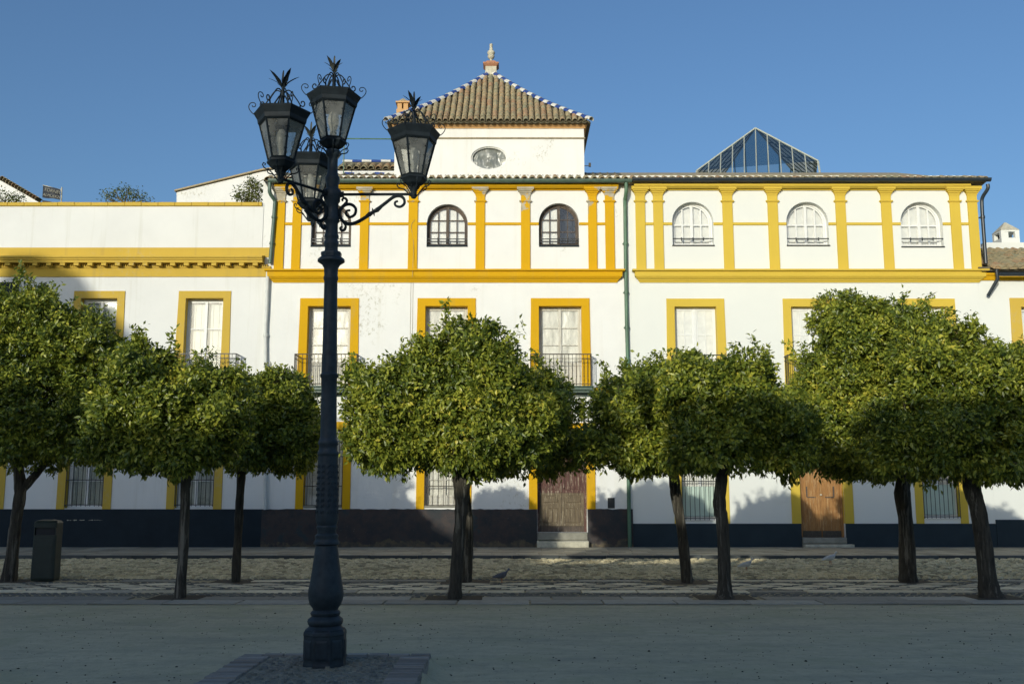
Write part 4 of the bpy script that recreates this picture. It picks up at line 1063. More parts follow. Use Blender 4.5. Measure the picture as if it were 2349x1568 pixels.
for k in range(26):
    xx = X(155+3.1*k, 1193); q.box(xx, xx+g.uniform(.02,.05), FY-.039, FY-.035, Z(1193+g.uniform(-1,.6)), Z(1191.6+g.uniform(-.6,.6))) if g.random() < .7 else None
q.build('scratch', M['stone'], hl)

# ================================================================== FAR RIGHT HOUSE
x0f, x1f = x1r+.002, 21.0
hf = thing('townhouse', 'low white house at the right edge with clay roof and small chimney', 'house', ((x0f+x1f)/2, FY, ZB))
h_ = [(X(2341,700), X(2341,700)+1.35, Z(885), Z(704), False), (X(2400,1100), X(2400,1100)+1.2, Z(1165), Z(985), False)]
zf = Z(628)
wall('wall', M['white_new'], hf, x0f, x1f, ZB, zf+.15, h_); room(hf, x0f, x1f, ZB, zf)
for i, h in enumerate(h_):
    w_ = casement(hf, *h[:4], M['wood_white'], rows=3, back='shutter_white'); surround(w_, h[0], h[1], h[2], h[3], .33 if i == 0 else .24, M['terracotta_trim'] if False else M['ochre_left'], tt=.28, sk=.05)
MB().profx([(FY+.01,Z(1191)),(FY-.045,Z(1191)-.004),(FY-.05,Z(1191)-.015),(FY-.05,ZB-.02),(FY+.01,ZB-.02)], X(2284,1200), x1f).build('plinth', M['plinth_slate'], hf)
MB().profx([(FY+.01,zf),(FY-.16,zf),(FY-.15,zf-.06),(FY-.10,zf-.09),(FY-.05,Z(643)),(FY+.01,Z(643))], x0f+.1, x1f).build('eave_moulding', M['ochre_c'], hf)
yf = FY-.4; zfe = pz(617, yf); slf = R(30)
ztop = pz(572, FY+2.6); slf = math.atan2(ztop-zfe, 3.0)
rff = MB().add([(x0f-.0,yf+.1,zfe-.03),(x1f,yf+.1,zfe-.03),(x1f,yf+3.1,ztop-.03),(x0f,yf+3.1,ztop-.03)], [(0,1,2,3)]).box(x0f,x1f,FY-.1,FY+.3,zf+.15,zf+.2).build('roof', M['mortar_dark'], hf)
xx = X(2272,600); g = random.Random(5)
while xx < x1f:
    for j in range(9):
        inst('roof_tile', TILE_END if j == 0 else TILE, rff, (xx+g.uniform(-.02,.02), yf+j*.35*math.cos(slf), zfe+j*.35*math.sin(slf)+g.uniform(-.008,.008)), (slf+g.uniform(-.03,.03), g.uniform(-.05,.05), g.uniform(-.05,.05)))
    xx += .25
gutter(hf, X(2275,628), x1f, FY-.38, pz(627,FY-.38), M['gutter_dark'])
yb = FY+3.0; pw = MB().box(px_(2258,560,yb), x1f, yb, yb+.25, ztop-.6, pz(556,yb)); pw.build('parapet', M['white_new'], hf)
yc = FY+3.3; a, b = px_(2296,530,yc), px_(2338,530,yc); zc0, zc1, zc2 = pz(575,yc), pz(527,yc), pz(505,yc)
q = MB(); sh = .0
q.box(a, b, yc, yc+(b-a), zc0-.3, pz(545,yc))
for (u0, u1) in ((a, a+.13), (b-.15, b)):
    for (v0, v1) in ((yc, yc+.13), (yc+(b-a)-.13, yc+(b-a))): q.box(u0, u1, v0, v1, pz(545,yc), pz(531,yc))
q.box(a+.13, a+.26, yc+.02, yc+.10, pz(545,yc), pz(531,yc)).box(a, b, yc, yc+(b-a), pz(531,yc), zc1)
chm = q.build('chimney', M['white_new'], hf)
MB().lathe([((b-a)*.74,zc1),((b-a)*.06,zc2)], 4, ((a+b)/2, yc+(b-a)/2, 0), R(45)).build('chimney_cap', M['stone'], chm)
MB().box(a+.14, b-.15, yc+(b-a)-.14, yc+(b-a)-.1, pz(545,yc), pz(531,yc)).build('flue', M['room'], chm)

# ================================================================== houses and plants behind the parapet
yg = FY+5
def PG(px, py): return pt(px, py, yg)
gab = thing('house', 'white gable with a long mono-pitch tiled edge behind the parapet', 'house', (*[px_(500,450,yg)], yg, 0))
poly = [PG(405,520), PG(640,520), PG(640,388), PG(600,394), PG(505,417), PG(405,441)]
MB().polyxz(poly, yg, yg+4).build('wall', M['white_old'], gab)
mb = MB()
for (a, b) in ((PG(402,440), PG(505,415)), (PG(505,415), PG(600,392)), (PG(600,392), PG(640,386))):
    mb.add([(a[0],yg-.10,a[1]),(b[0],yg-.10,b[1]),(b[0],yg-.10,b[1]+.05),(a[0],yg-.10,a[1]+.05),(a[0],yg+4.1,a[1]),(b[0],yg+4.1,b[1]),(b[0],yg+4.1,b[1]+.05),(a[0],yg+4.1,a[1]+.05)], [(0,1,2,3),(3,2,6,7),(0,4,5,1),(4,7,6,5)])
mb.build('roof', M['tile'], gab)
yh = FY+7
bh = thing('house', 'distant white gable with ragged tiled verge at the far left', 'house', (px_(20,440,yh), yh, 0))
def PH(px, py): return pt(px, py, yh)
MB().polyxz([PH(-200,520), PH(90,520), PH(88,463), PH(12,420), PH(-6,410), PH(-200,470)], yh, yh+3).build('wall', M['white_old'], bh)
ro = MB().add([(*PH(-2,409)[:1], yh-.1, PH(-2,409)[1]),(PH(92,463)[0], yh-.1, PH(92,463)[1]),(PH(92,463)[0], yh+3, PH(92,463)[1]),(PH(-2,409)[0], yh+3, PH(-2,409)[1]),
    (PH(-200,470)[0], yh-.1, PH(-200,470)[1]),(PH(-200,470)[0], yh+3, PH(-200,470)[1])], [(0,1,2,3),(0,3,5,4)]).build('roof', M['mortar_dark'], bh)
a, b = Vector((PH(8,411)[0], yh-.12, PH(8,411)[1])), Vector((PH(88,458)[0], yh-.12, PH(88,458)[1]))
for k in range(13):
    p = a.lerp(b, k/12); inst('roof_tile', TILE, ro, p, (0, R(-30), R(random.uniform(-6,6))), (.9, 1, .9))
# banner
yn = FY+1.5
bn = thing('banner', 'small dark cloth banner on a thin pole above the parapet', 'banner', (px_(140,462,yn), yn, Z(470)))
pA = [pt(99,425,yn), pt(138,434,yn), pt(137,458,yn), pt(97,453,yn)]
mb = MB(); n = 8; vs = []
for j in range(5):
    for i in range(n+1):
        u, v = i/n, j/4
        x = (1-v)*((1-u)*pA[0][0]+u*pA[1][0])+v*((1-u)*pA[3][0]+u*pA[2][0]); z = (1-v)*((1-u)*pA[0][1]+u*pA[1][1])+v*((1-u)*pA[3][1]+u*pA[2][1])
        vs += [(x, yn+.04*math.sin(u*7), z)]
mb.add(vs, [(j*(n+1)+i, j*(n+1)+i+1, (j+1)*(n+1)+i+1, (j+1)*(n+1)+i) for j in range(4) for i in range(n)])
M['cloth'] = simple('dark_grey_cloth', (.045,.05,.06), .9, .3, 8, .3)
bc = mb.build('cloth', M['cloth'], bn)
MB().tube([(px_(141,466,yn),yn+.03,Z(475)),(px_(141,430,yn),yn+.03,pz(429,yn))], .022, 6).tube([(px_(97,424,yn),yn+.03,pz(424,yn)),(px_(141,436,yn),yn+.03,pz(435,yn))], .012, 5).build('pole', M['stone'], bn)
MB().add([(px_(97,459,yn),yn,pz(459,yn)),(px_(120,464,yn),yn,pz(463,yn)),(px_(97,466,yn),yn,pz(466,yn))], [(0,1,2)]).build('pennant', M['cloth'], bn)
def text(parent, s, x, y, z, size, m, rot=0):
    cu = bpy.data.curves.new('lettering', 'FONT'); cu.body = s; cu.size = size; cu.extrude = .004; cu.materials.append(m)
    o = bpy.data.objects.new('lettering', cu); C.objects.link(o); dg = bpy.context.evaluated_depsgraph_get()
    me = bpy.data.meshes.new_from_object(o.evaluated_get(dg)); bpy.data.objects.remove(o)
    q = bpy.data.objects.new('lettering', me); C.objects.link(q); q.parent = parent; q.location = Vector((x, y, z))-_wo(parent); q.rotation_euler = (R(90), R(rot), 0); return q
p = pt(102,440,yn); text(bc, 'TORNEO', p[0], yn-.06, p[1]+.02, .15, M['step_stone'], 12)
p = pt(100,448,yn); text(bc, 'ALMUERZO', p[0], yn-.06, p[1]-.02, .125, M['step_stone'], 12)
# ================================================================== STREET LAMP
YL = 9.2
XL = px_(745.5, 1500, YL)
PLZ = .16
# plinth of slabs and cobbles
pb0 = pt(560,1497,9.77); pb1 = pt(990,1497,9.77)
pyB, pyF = 9.77, 7.87; pxa, pxb = pb0[0], pb1[0]
pl = thing('lamp_plinth', 'low square stone plinth with worn slab rim under the street lamp', 'plinth', ((pxa+pxb)/2, (pyB+pyF)/2, 0))
MB().box(pxa+.02, pxb-.02, pyF+.02, pyB-.02, -.05, PLZ-.03).build('base', M['slab_grey'], pl)
g = random.Random(21)
rim = .30
def rimrow(x0, x1, y0, y1, along, n):
    for k in range(n):
        if along == 'x': a, b, c, d = x0+(x1-x0)*k/n, x0+(x1-x0)*(k+1)/n, y0, y1
        else: a, b, c, d = x0, x1, y0+(y1-y0)*k/n, y0+(y1-y0)*(k+1)/n
        z = PLZ+g.uniform(-.006,.006); i_ = .003
        v = [(a+i_,c+i_,PLZ-.03),(b-i_,c+i_,PLZ-.03),(b-i_,d-i_,PLZ-.03),(a+i_,d-i_,PLZ-.03),(a+.01,c+.01,z),(b-.01,c+.01,z),(b-.01,d-.01,z),(a+.01,d-.01,z)]
        MB().add(v, [(0,1,5,4),(1,2,6,5),(2,3,7,6),(3,0,4,7),(4,5,6,7)]).build('brick', M['plinth_brick'], pl)
M['plinth_brick'] = m_slab('greyed_clay_brick', (.29,.27,.235))
rimrow(pxa, pxb, pyB-.12, pyB, 'x', 9); 
rimrow(pxa, pxa+.28, pyF, pyB-.12, 'y', 26); rimrow(pxb-.28, pxb, pyF, pyB-.12, 'y', 26); rimrow(pxa+.28, pxb-.28, pyF, pyF+.12, 'x', 7)
for sx, a in ((1, pxb), (-1, pxa)):
    z = 0
    q = MB()
    for r_ in range(2):
        yy = pyF
        while yy < pyB-.02:
            q.box(min(a-sx*.02, a), max(a-sx*.02, a), yy+.004, min(yy+.23, pyB)-.004, r_*.065+.004, r_*.065+.06); yy += .235
    tag(q.build('brick', M['plinth_brick'], pl), kind='stuff')
cobbles('cobble', M['cobble_grey'], pl, pxa+.33, pxb-.32, pyF+.17, pyB-.16, .075, .078, PLZ-.032, lambda x, y: (x-XL)**2+(y-YL)**2 < .2**2, 8, .03)
tag(MB().box(pxa+.28, pxb-.28, pyF+.12, pyB-.12, PLZ-.06, PLZ-.016).build('soil', M['silt'], pl), kind='stuff')

lamp = thing('street_lamp', 'ornate dark iron lamp post with four hexagonal lanterns', 'street lamp', (XL, YL, PLZ-.03))
LX = XL
def lz(py): return pz(py, YL)
sL = scl(900, YL)
prof = [(52,1532),(52,1522),(51,1512),(51,1452),(49,1448)]
def prof2(L): return [(r*scl(py, YL)*.985, lz(py)) for r, py in L]
base = MB().lathe(prof2([(51,1536),(51,1520),(50,1515),(50,1455),(51,1452),(50,1446),(46,1440)]), 8, (LX, YL, 0), R(22.5))
bo = base.build('pedestal', M['lamp'], lamp)
pn = MB()
for k in range(8):
    a = R(45*k); r = 50*scl(1480,YL)*.985*math.cos(R(22.5))+.003; c, s = math.cos(a), math.sin(a); hw_ = r*math.tan(R(22.5))*.72
    v = []
    for (u, z) in ((-hw_, lz(1508)), (hw_, lz(1508)), (hw_, lz(1462)), (-hw_, lz(1462))): v.append((LX+r*c-u*s, YL+r*s+u*c, z))
    v2 = [(p[0]-.0*c, p[1], p[2]) for p in v]; cen = [(LX+(r+.006)*c-u*s, YL+(r+.006)*s+u*c, z) for (u, z) in ((-hw_+.015, lz(1508)+.02), (hw_-.015, lz(1508)+.02), (hw_-.015, lz(1462)-.02), (-hw_+.015, lz(1462)-.02))]
    pn.add(v+cen, [(0,1,5,4),(1,2,6,5),(2,3,7,6),(3,0,4,7),(4,5,6,7)])
pn.build('panel', M['lamp'], bo)
vaseP = [(46,1441),(40,1437),(37,1433),(40,1429),(41.5,1423),(40,1418),(35,1414),(32,1411),(34,1408),(35,1404),(33,1401),(29,1397),(30,1393),(36,1385),(39.5,1374),(41,1362),(40,1350),(37,1335),(34,1315),(30.5,1290),(27.5,1265),(25,1252),(24.5,1250)]
MB().lathe(prof2(vaseP), 28, (LX, YL, 0)).build('vase', M['lamp'], lamp, smooth=True)
MB().lathe(prof2([(24,1251),(29.5,1247),(30,1243),(27,1238),(26,1234),(27.5,1230),(26.5,1226),(22,1223),(21.5,1214),(24,1210),(23.5,1206),(22,1203)]), 28, (LX, YL, 0)).build('collar', M['lamp'], lamp, smooth=True)
# sleeve with relief leaves
sl_ = MB().lathe(prof2([(22,1205),(25,1197),(26.3,1188),(26,1175),(25,1140),(24,1100),(23,1060),(22.5,1046)]), 28, (LX, YL, 0)).build('sleeve', M['lamp'], lamp, smooth=True)
rl = MB(); g = random.Random(3)
for k in range(10):
    a = 2*math.pi*k/10
    for j in range(9):
        z0 = lz(1178-13*j); r = (25.6-.35*j)*scl(1120,YL)*.985
        for sg in (-1, 1):
            P = [(0,0,.0),(sg*.014,.012,.008),(sg*.022,.034,.004),(sg*.005,.03,.006)]
            v = [(LX+(r+d)*math.cos(a+u/r), YL+(r+d)*math.sin(a+u/r), z0+z) for u, z, d in P]
            rl.add(v, [(0,1,2,3) if sg > 0 else (3,2,1,0)])
rl.build('relief', M['lamp'], sl_)
MB().lathe(prof2([(22,1047),(24.5,1042),(24.5,1037),(21.5,1033),(21,1022),(23.5,1018),(23,1012),(20.5,1008),(19,1000),(18.6,960),(18.1,900),(17.7,868),(21,864),(21.3,859),(17.6,855),(17,800),(16.3,740),(15.6,680),(15.2,645),(17,641),(17,636),(15.6,632),(16.5,615),(21,607),(27,603),(31.5,600),(31,595),(26,591)]), 24, (LX, YL, 0)).build('shaft', M['lamp'], lamp, smooth=True)
MB().lathe(prof2([(23,593),(24.5,583),(24,579),(15.5,576)]), 8, (LX, YL, 0), R(22.5)).build('collar', M['lamp'], lamp)
up = [(15.5,578),(15,566),(17.2,562),(17,556),(15,552),(14.8,548),(17,544),(16.6,540),(14.6,536),(14.6,512),(17.8,508),(17.4,500),(15,496),(15.2,466),(18.5,462),(19,452),(20,450),(20,438),(18.5,435),(14.5,432),(14,425),(17,415),(17,408),(13,402),(12,395),(11.5,375),(12,362),(15.5,358),(16.8,352),(16.5,346),(12,344),(8,342)]
MB().lathe(prof2(up), 20, (LX, YL, 0)).build('shaft', M['lamp'], lamp, smooth=True)

# lantern prototype, origin at the rim; zr rim plane = 0
def leafshape(mb, c, ang, L, w, lean, curl, n=5):
    """acanthus leaf blade rising from c, leaning out"""
    pts = []
    for i in range(n+1):
        t = i/n; out = lean*t*L+curl*(t**3)*L; z = L*t*(1-.25*curl*t); ww = w*math.sin(math.pi*min(1, t*.85+.12))*(1-.2*((i%2))) if i < n else 0
        pts.append((out, z, ww))
    v = []
    for o_, z, ww in pts:
        for s in (-1, 0, 1):
            x, y = o_+(.0 if s else -.006), s*ww
            v.append((c[0]+x*math.cos(ang)-y*math.sin(ang), c[1]+x*math.sin(ang)+y*math.cos(ang), c[2]+z))
    mb.add(v, [(3*i+j, 3*i+j+1, 3*i+j+4, 3*i+j+3) for i in range(n) for j in (0, 1)])
def spiral(c, a0, r0, turns, n=16, dirn=1):
    return [(c[0]+r0*(1-.78*i/n)*math.cos(a0+dirn*2*math.pi*turns*i/n), c[1]+r0*(1-.78*i/n)*math.sin(a0+dirn*2*math.pi*turns*i/n)) for i in range(n+1)]
def lantern(name_label, loc, rot, k=1.0, spike=0, leafm='lamp_darkened'):
    """part of the lamp: frame (lantern) with roof, panes, bulb, scrolls, finial as sub-parts. loc: middle of rim."""
    lx, ly, lzz = loc
    def W3(r, a, z): return (lx+k*r*math.cos(a+rot), ly+k*r*math.sin(a+rot), lzz+k*z)
    Rt, Rb, zt, zb = .208, .116, -.095, -.445
    mb = MB()
    for i in range(6):
        a, b = R(60*i), R(60*i+60)
        mb.tube([W3(Rt, a, zt), W3(Rb, a, zb)], .0095*k, 4)
        mb.tube([W3(Rb, a, zb), W3(Rb, b, zb)], .011*k, 4); mb.tube([W3(Rt, a, zt-.01), W3(Rt, b, zt-.01)], .012*k, 4)
        for f in (.25, .5, .78):      # little clips on the bars
            for e in (.09, -.09):
                p = Vector(W3(Rt, a, zt)).lerp(Vector(W3(Rb, a, zb)), f); q = Vector(W3(Rt, (b if e > 0 else a-R(60)), zt)).lerp(Vector(W3(Rb, (b if e > 0 else a-R(60)), zb)), f)
                mb.tube([p, p.lerp(q, .11)], .005*k, 4)
    o = mb.build('lantern', M['lamp_darkened'], lamp); o['label'] = name_label
    rf = MB(); pr = [(.20,-.108),(.222,-.10),(.228,-.062),(.234,-.052),(.258,-.012),(.264,.0),(.255,.010),(.2,.028),(.1,.048),(.0,.055)]
    for (r0, z0), (r1, z1) in zip(pr, pr[1:]):
        for i in range(6):
            a, b = R(60*i), R(60*i+60); rf.add([W3(r0,a,z0), W3(r0,b,z0), W3(r1,b,z1), W3(r1,a,z1)], [(0,1,2,3)])
    rf.build('lantern_roof', M['lamp_darkened'], o)
    cp = MB(); pr = [(.121,zb-.006),(.131,zb-.012),(.131,zb-.03),(.115,zb-.045),(.09,zb-.075),(.045,zb-.10),(.03,zb-.12)]
    for (r0, z0), (r1, z1) in zip(pr, pr[1:]):
        for i in range(6):
            a, b = R(60*i), R(60*i+60); cp.add([W3(r1,a,z1), W3(r1,b,z1), W3(r0,b,z0), W3(r0,a,z0)], [(0,1,2,3)])
    cp.add([W3(.121, R(60*i), zb-.006) for i in range(6)], [(0,1,2,3,4,5)])
    for i in range(6):                # scroll brackets under the cup
        a = R(60*i+30); pts = [(.035, -.215), (.07, -.17), (.10, -.14), (.125, -.135), (.155,-.12),(.17,-.095),(.16,-.075),(.143,-.082),(.148,-.098)]
        cp.tube([W3(r, a, zb+.025+z) for r, z in pts], .006*k, 4)
        pts = [(.03,-.13),(.055,-.10),(.045,-.08),(.03,-.09)]; cp.tube([W3(r, a+.4, zb+z) for r, z in pts], .007*k, 4)
    cp.lathe([(.02*k,k*(zb-.215)+lzz),(.034*k,k*(zb-.19)+lzz),(.026*k,k*(zb-.16)+lzz),(.042*k,k*(zb-.12)+lzz),(.03*k,k*(zb-.10)+lzz)], 10, (lx, ly, 0))
    cp.build('lantern_cup', M['lamp_darkened'], o)
    for i in range(6):
        a, b = R(60*i), R(60*i+60); e = .012
        pts = [W3(Rb-.003, a, zb), W3(Rb-.003, b, zb), W3(Rt-.003, b, zt), W3(Rt-.003, a, zt)]
        MB().add(pts, [(0,1,2,3)]).build('pane', M['glass_dusty'], o)
    MB().lathe([(r*k, z*k) for r, z in ((.022,zb),(.03,zb+.01),(.034,zb+.07),(.026,zb+.085),(.035,zb+.11),(.052,zb+.17),(.054,zb+.21),(.045,zb+.25),(.022,zb+.285),(.0,zb+.29))], 14, (lx, ly, lzz)).build('bulb', M['bulb'], o, smooth=True)
    sc = MB()
    for i in range(6):
        a = R(60*i)
        # corner curl standing on the rim
        pts = [(.262,.004),(.285,.03),(.305,.065),(.308,.10),(.29,.128),(.262,.13),(.246,.11),(.252,.088),(.272,.086),(.278,.10)]
        sc.tube([W3(p[0], a, p[2]*.88-.01) for p in spline([(r, 0, z) for r, z in pts], 3)], .0045*k, 5)
        # crown strut sweeping up to the finial with a curl at its foot
        pts = [(.02,.27),(.05,.285),(.08,.265),(.11,.215),(.145,.155),(.165,.115),(.19,.10),(.205,.125),(.195,.155),(.175,.155),(.172,.135)]
        sc.tube([W3(p[0], a, p[2]*.86-.025) for p in spline([(r, 0, z) for r, z in pts], 3)], .0062*k, 5)
        sc.tube([W3(.165,a,.074), W3(.155,a,.030)], .0075*k, 4)
        sc.tube([W3(.03,a+R(30),.16), W3(.095,a+R(30),.045)], .007*k, 4)
    sc.build('scroll', M['lamp_darkened'], o)
    MB().lathe([(r*k, (z*.86-.03)*k) for r, z in ((.03,.09),(.02,.11),(.022,.13),(.016,.15),(.02,.17),(.016,.19),(.022,.22),(.018,.25),(.022,.275),(.012,.30),(.013,.335),(.008,.36))], 10, (lx, ly, lzz)).build('spindle', M['lamp_darkened'], o, smooth=True)
    lf = MB(); g = random.Random(int(lx*100)+int(ly*50))
    for i in range(5): leafshape(lf, (lx, ly, lzz+.245*k), R(72*i)+rot+.3, (.125+g.uniform(-.02,.02))*k, .026*k, .45+g.uniform(-.15,.2)+spike, .35)
    leafshape(lf, (lx, ly, lzz+.255*k), .6+rot, .16*k, .014*k, .05, 0); leafshape(lf, (lx, ly, lzz+.255*k), 2.2+rot, .16*k, .014*k, .03, 0)
    for i in range(3): leafshape(lf, (lx, ly, lzz+.225*k), R(120*i)+rot+.9, .07*k, .02*k, .5, .3)
    lf.build('finial_leaf', M[leafm], o)
    return o
zr_top = lz(216); zA = pz(302, 9.22)
tilt_x = lambda z: 0.0
TX = LX; topdx = px_(766, 216, YL)-LX
def topx(z): return topdx*(z-PLZ)/(zr_top-PLZ)      # the post leans a hair: shear of the lantern positions
lantern('top lantern standing on the post', (LX, YL, zr_top-.02), R(11), 1.0, 0, 'lamp_leaf_lit')
arms = [(px_(942,302,9.22)-px_(757,302,YL), .02, 'right-hand lantern carried on a straight arm', .0, 'lamp_darkened'),
        (px_(640,247,8.70)-px_(757,302,YL)-.0, 8.70-YL, 'left-hand lantern nearest the viewer', .35, 'lamp_darkened'),
        (px_(706,350,9.98)-px_(757,302,YL), 9.98-YL, 'smallest looking lantern at the back of the post', .0, 'lamp_leaf_lit')]
def crop_rz(cx, cy): return ((cx-660)*.00134, lz(446)-(cy-1075)*.00134)
S_big = [(1115,1125),(1095,1135),(1098,1158),(1130,1168),(1158,1145),(1155,1108),(1125,1088),(1085,1095),(1040,1130),(985,1175),(940,1208),(890,1245),(830,1283),(775,1292),(735,1268),(715,1228),(722,1185),(755,1152),(797,1150),(828,1180),(822,1222),(788,1242),(760,1222),(766,1196),(790,1192)]
S_up = [(705,1225),(715,1180),(745,1150),(765,1125),(752,1103),(732,1110),(735,1125)]
S_lo = [(715,1245),(738,1275),(758,1305),(750,1335),(728,1338),(720,1322),(735,1312)]
for (dx, dy, lab, sp_, lm) in arms:
    rr = math.hypot(dx, dy); an = math.atan2(dy, dx); q = rr/.755
    lantern(lab, (LX+dx, YL+dy, zA-.015), R(17) if lab.startswith('right') else (R(0) if lab.startswith('left') else R(4)), 1.0, sp_, lm)
    am = MB(); c, s = math.cos(an), math.sin(an); zb_ = lz(446)
    def A3(r, z): return (LX+r*c, YL+r*s, z)
    am.tube([A3(.06, zb_), A3(rr, zb_)], .014, 8); am.tube([A3(.06, zb_), A3(.11, zb_)], .03, 8)
    am.tube([A3(rr, zb_-.045), A3(rr, zb_-.02), A3(rr, zb_+.02), A3(rr, zb_+.06)], [.008,.028,.03,.022], 8)
    ao = am.build('arm', M['lamp_darkened'], lamp)
    for L, rad in ((S_big, .014), (S_up, .010), (S_lo, .011)):
        P_ = [crop_rz(*p) for p in L]; P3 = spline([A3(max(.05, r*q if r*q > .3 else r), z) for r, z in P_], 4)
        n = len(P3); rads = [rad*(.75+.5*math.sin(math.pi*i/n)) for i in range(n)]
        MB().tube(P3, rads, 6).build('scroll', M['lamp_darkened'], ao, smooth=True)
    lf = MB(); p = crop_rz(945, 1205)
    P_ = [A3(p[0]*q+t*.075, p[1]-t*-.045) for t in (-1.2,-.5,0,.5,1.2)]
    lf.tube(P_, [.006,.024,.014,.024,.006], 7)
    for sg in (-1, 1): lf.tube([A3(p[0]*q, p[1]), A3(p[0]*q-.01*sg, p[1]+sg*.04)], [.014,.003], 5)
    lf.build('leaf_ornament', M['lamp_darkened'], ao)
lamp.rotation_euler = (0, math.atan2(topdx, zr_top-PLZ), 0)

# ================================================================== litter bin
yb_ = 19.5; bx = px_(108,1260,yb_); 
lbn = thing('litter_bin', 'dark green cabinet-shaped litter bin beside the forked tree', 'litter bin', (bx, yb_, .02))
w2 = 27*scl(1260,yb_); zt = pz(1192,yb_)
def rrect(w, d, r, n=4):
    out = []
    for cx_, cy_, a0 in ((w-r,d-r,0),(-w+r,d-r,90),(-w+r,-d+r,180),(w-r,-d+r,270)):
        for i in range(n+1): a = R(a0+90*i/n); out.append((cx_+r*math.cos(a), cy_+r*math.sin(a)))
    return out
def prism(mb, L):
    vs = []; n = None
    for pts, z in L: n = len(pts); vs += [(bx+x, yb_+y*.62, z) for x, y in pts]
    mb.add(vs, [(i*n+k, i*n+(k+1)%n, (i+1)*n+(k+1)%n, (i+1)*n+k) for i in range(len(L)-1) for k in range(n)]+[tuple(range(n))[::-1], tuple(range((len(L)-1)*n, len(L)*n))])
prism(q := MB(), [(rrect(w2*.93,.22,.05),.02),(rrect(w2,.25,.06),.07),(rrect(w2*.98,.245,.06),zt-.28)]); q.build('body', M['bin'], lbn)
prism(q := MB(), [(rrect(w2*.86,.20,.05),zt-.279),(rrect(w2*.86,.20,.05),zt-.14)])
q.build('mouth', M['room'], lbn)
prism(q := MB(), [(rrect(w2*.98,.245,.06),zt-.139),(rrect(w2*.99,.25,.06),zt-.05),(rrect(w2*.9,.2,.06),zt-.01),(rrect(w2*.5,.1,.04),zt+.01)]); q.build('hood', M['bin'], lbn)
for x in (-w2*.93, w2*.86): MB().box(bx+x, bx+x+w2*.08, yb_-.146, yb_+.146, zt-.28, zt-.139).build('side_post', M['bin'], lbn)
MB().box(bx-w2*.75, bx+w2*.75, yb_-.162, yb_-.154, .14, zt-.36).build('door', M['bin'], lbn)

# ================================================================== pigeons
def pigeon(name_label, x, y, s, heading, m, zb=.03):
    t = thing('pigeon', name_label, 'pigeon', (x, y, zb), 'pigeons on the paving'); c, sn = math.cos(heading), math.sin(heading)
    def P3(a, b, z): return (x+s*(a*c-b*sn), y+s*(a*sn+b*c), zb+s*z)
    def blob(L, n=10):
        mb = MB(); vs = []
        for a, z, ry, rz_ in L:
            for k in range(n): q_ = 2*math.pi*k/n; vs.append(P3(a, ry*math.cos(q_), z+rz_*math.sin(q_)))
        mb.add(vs, [(i*n+k, i*n+(k+1)%n, (i+1)*n+(k+1)%n, (i+1)*n+k) for i in range(len(L)-1) for k in range(n)]+[tuple(range(n))[::-1], tuple(range((len(L)-1)*n, len(L)*n))]); return mb
    body = blob([(-.19,.085,.012,.004),(-.15,.088,.026,.010),(-.10,.10,.034,.022),(-.05,.115,.055,.045),(0,.125,.065,.058),(.05,.137,.058,.056),(.085,.155,.042,.046),(.105,.18,.027,.034),(.115,.205,.022,.022),(.125,.225,.024,.024),(.142,.235,.024,.024),(.158,.233,.016,.016),(.168,.229,.006,.006)])
    body.build('body', m, t, smooth=True)
    b = MB(); b.tube([P3(.162,0,.231), P3(.19,0,.222)], [.007*s,.002*s], 5); b.build('beak', M['iron_rust'], t)
    for sg in (-1, 1):
        l = MB().tube([P3(.0,sg*.025,.08), P3(.008,sg*.027,.03), P3(.0,sg*.027,.004)], [.010*s,.005*s,.004*s], 5)
        for a in (-.5, 0, .5): l.tube([P3(.0,sg*.027,.004), P3(.03*math.cos(a),sg*.027+.03*math.sin(a),.002)], .003*s, 4)
        l.build('leg', M['brick_red'], t)
        wg = blob([(-.165,.10,.006,.004),(-.12,.108,.008,.016),(-.05,.13,.010,.032),(.02,.142,.010,.034),(.06,.148,.006,.02)]);
        off = Vector(P3(0,sg*.052,0))-Vector(P3(0,0,0)); wg.v = [tuple(Vector(v)+off) for v in wg.v]; wg.build('wing', m, t, smooth=True)
M['pigeon_white'] = simple('white_feathers', (.62,.63,.62), .8, .1, 20, 0); M['pigeon_grey'] = simple('blue_grey_feathers', (.10,.115,.15), .7, .3, 15, 0)
yy = 23.6; pigeon('white pigeon walking on the cobbles below the orange door', px_(1905,1300,yy), yy, 1.15, R(12), M['pigeon_white'], .04)
yy = 21.6; pigeon('white pigeon half hidden behind the slim right-hand trunk', px_(1712,1315,yy), yy, 1.05, R(8), M['pigeon_white'], .04)
yy = 19.0; pigeon('grey pigeon pecking on the patterned slabs right of the central tree', px_(1150,1345,yy), yy, 1.0, R(15), M['pigeon_grey'], .025)

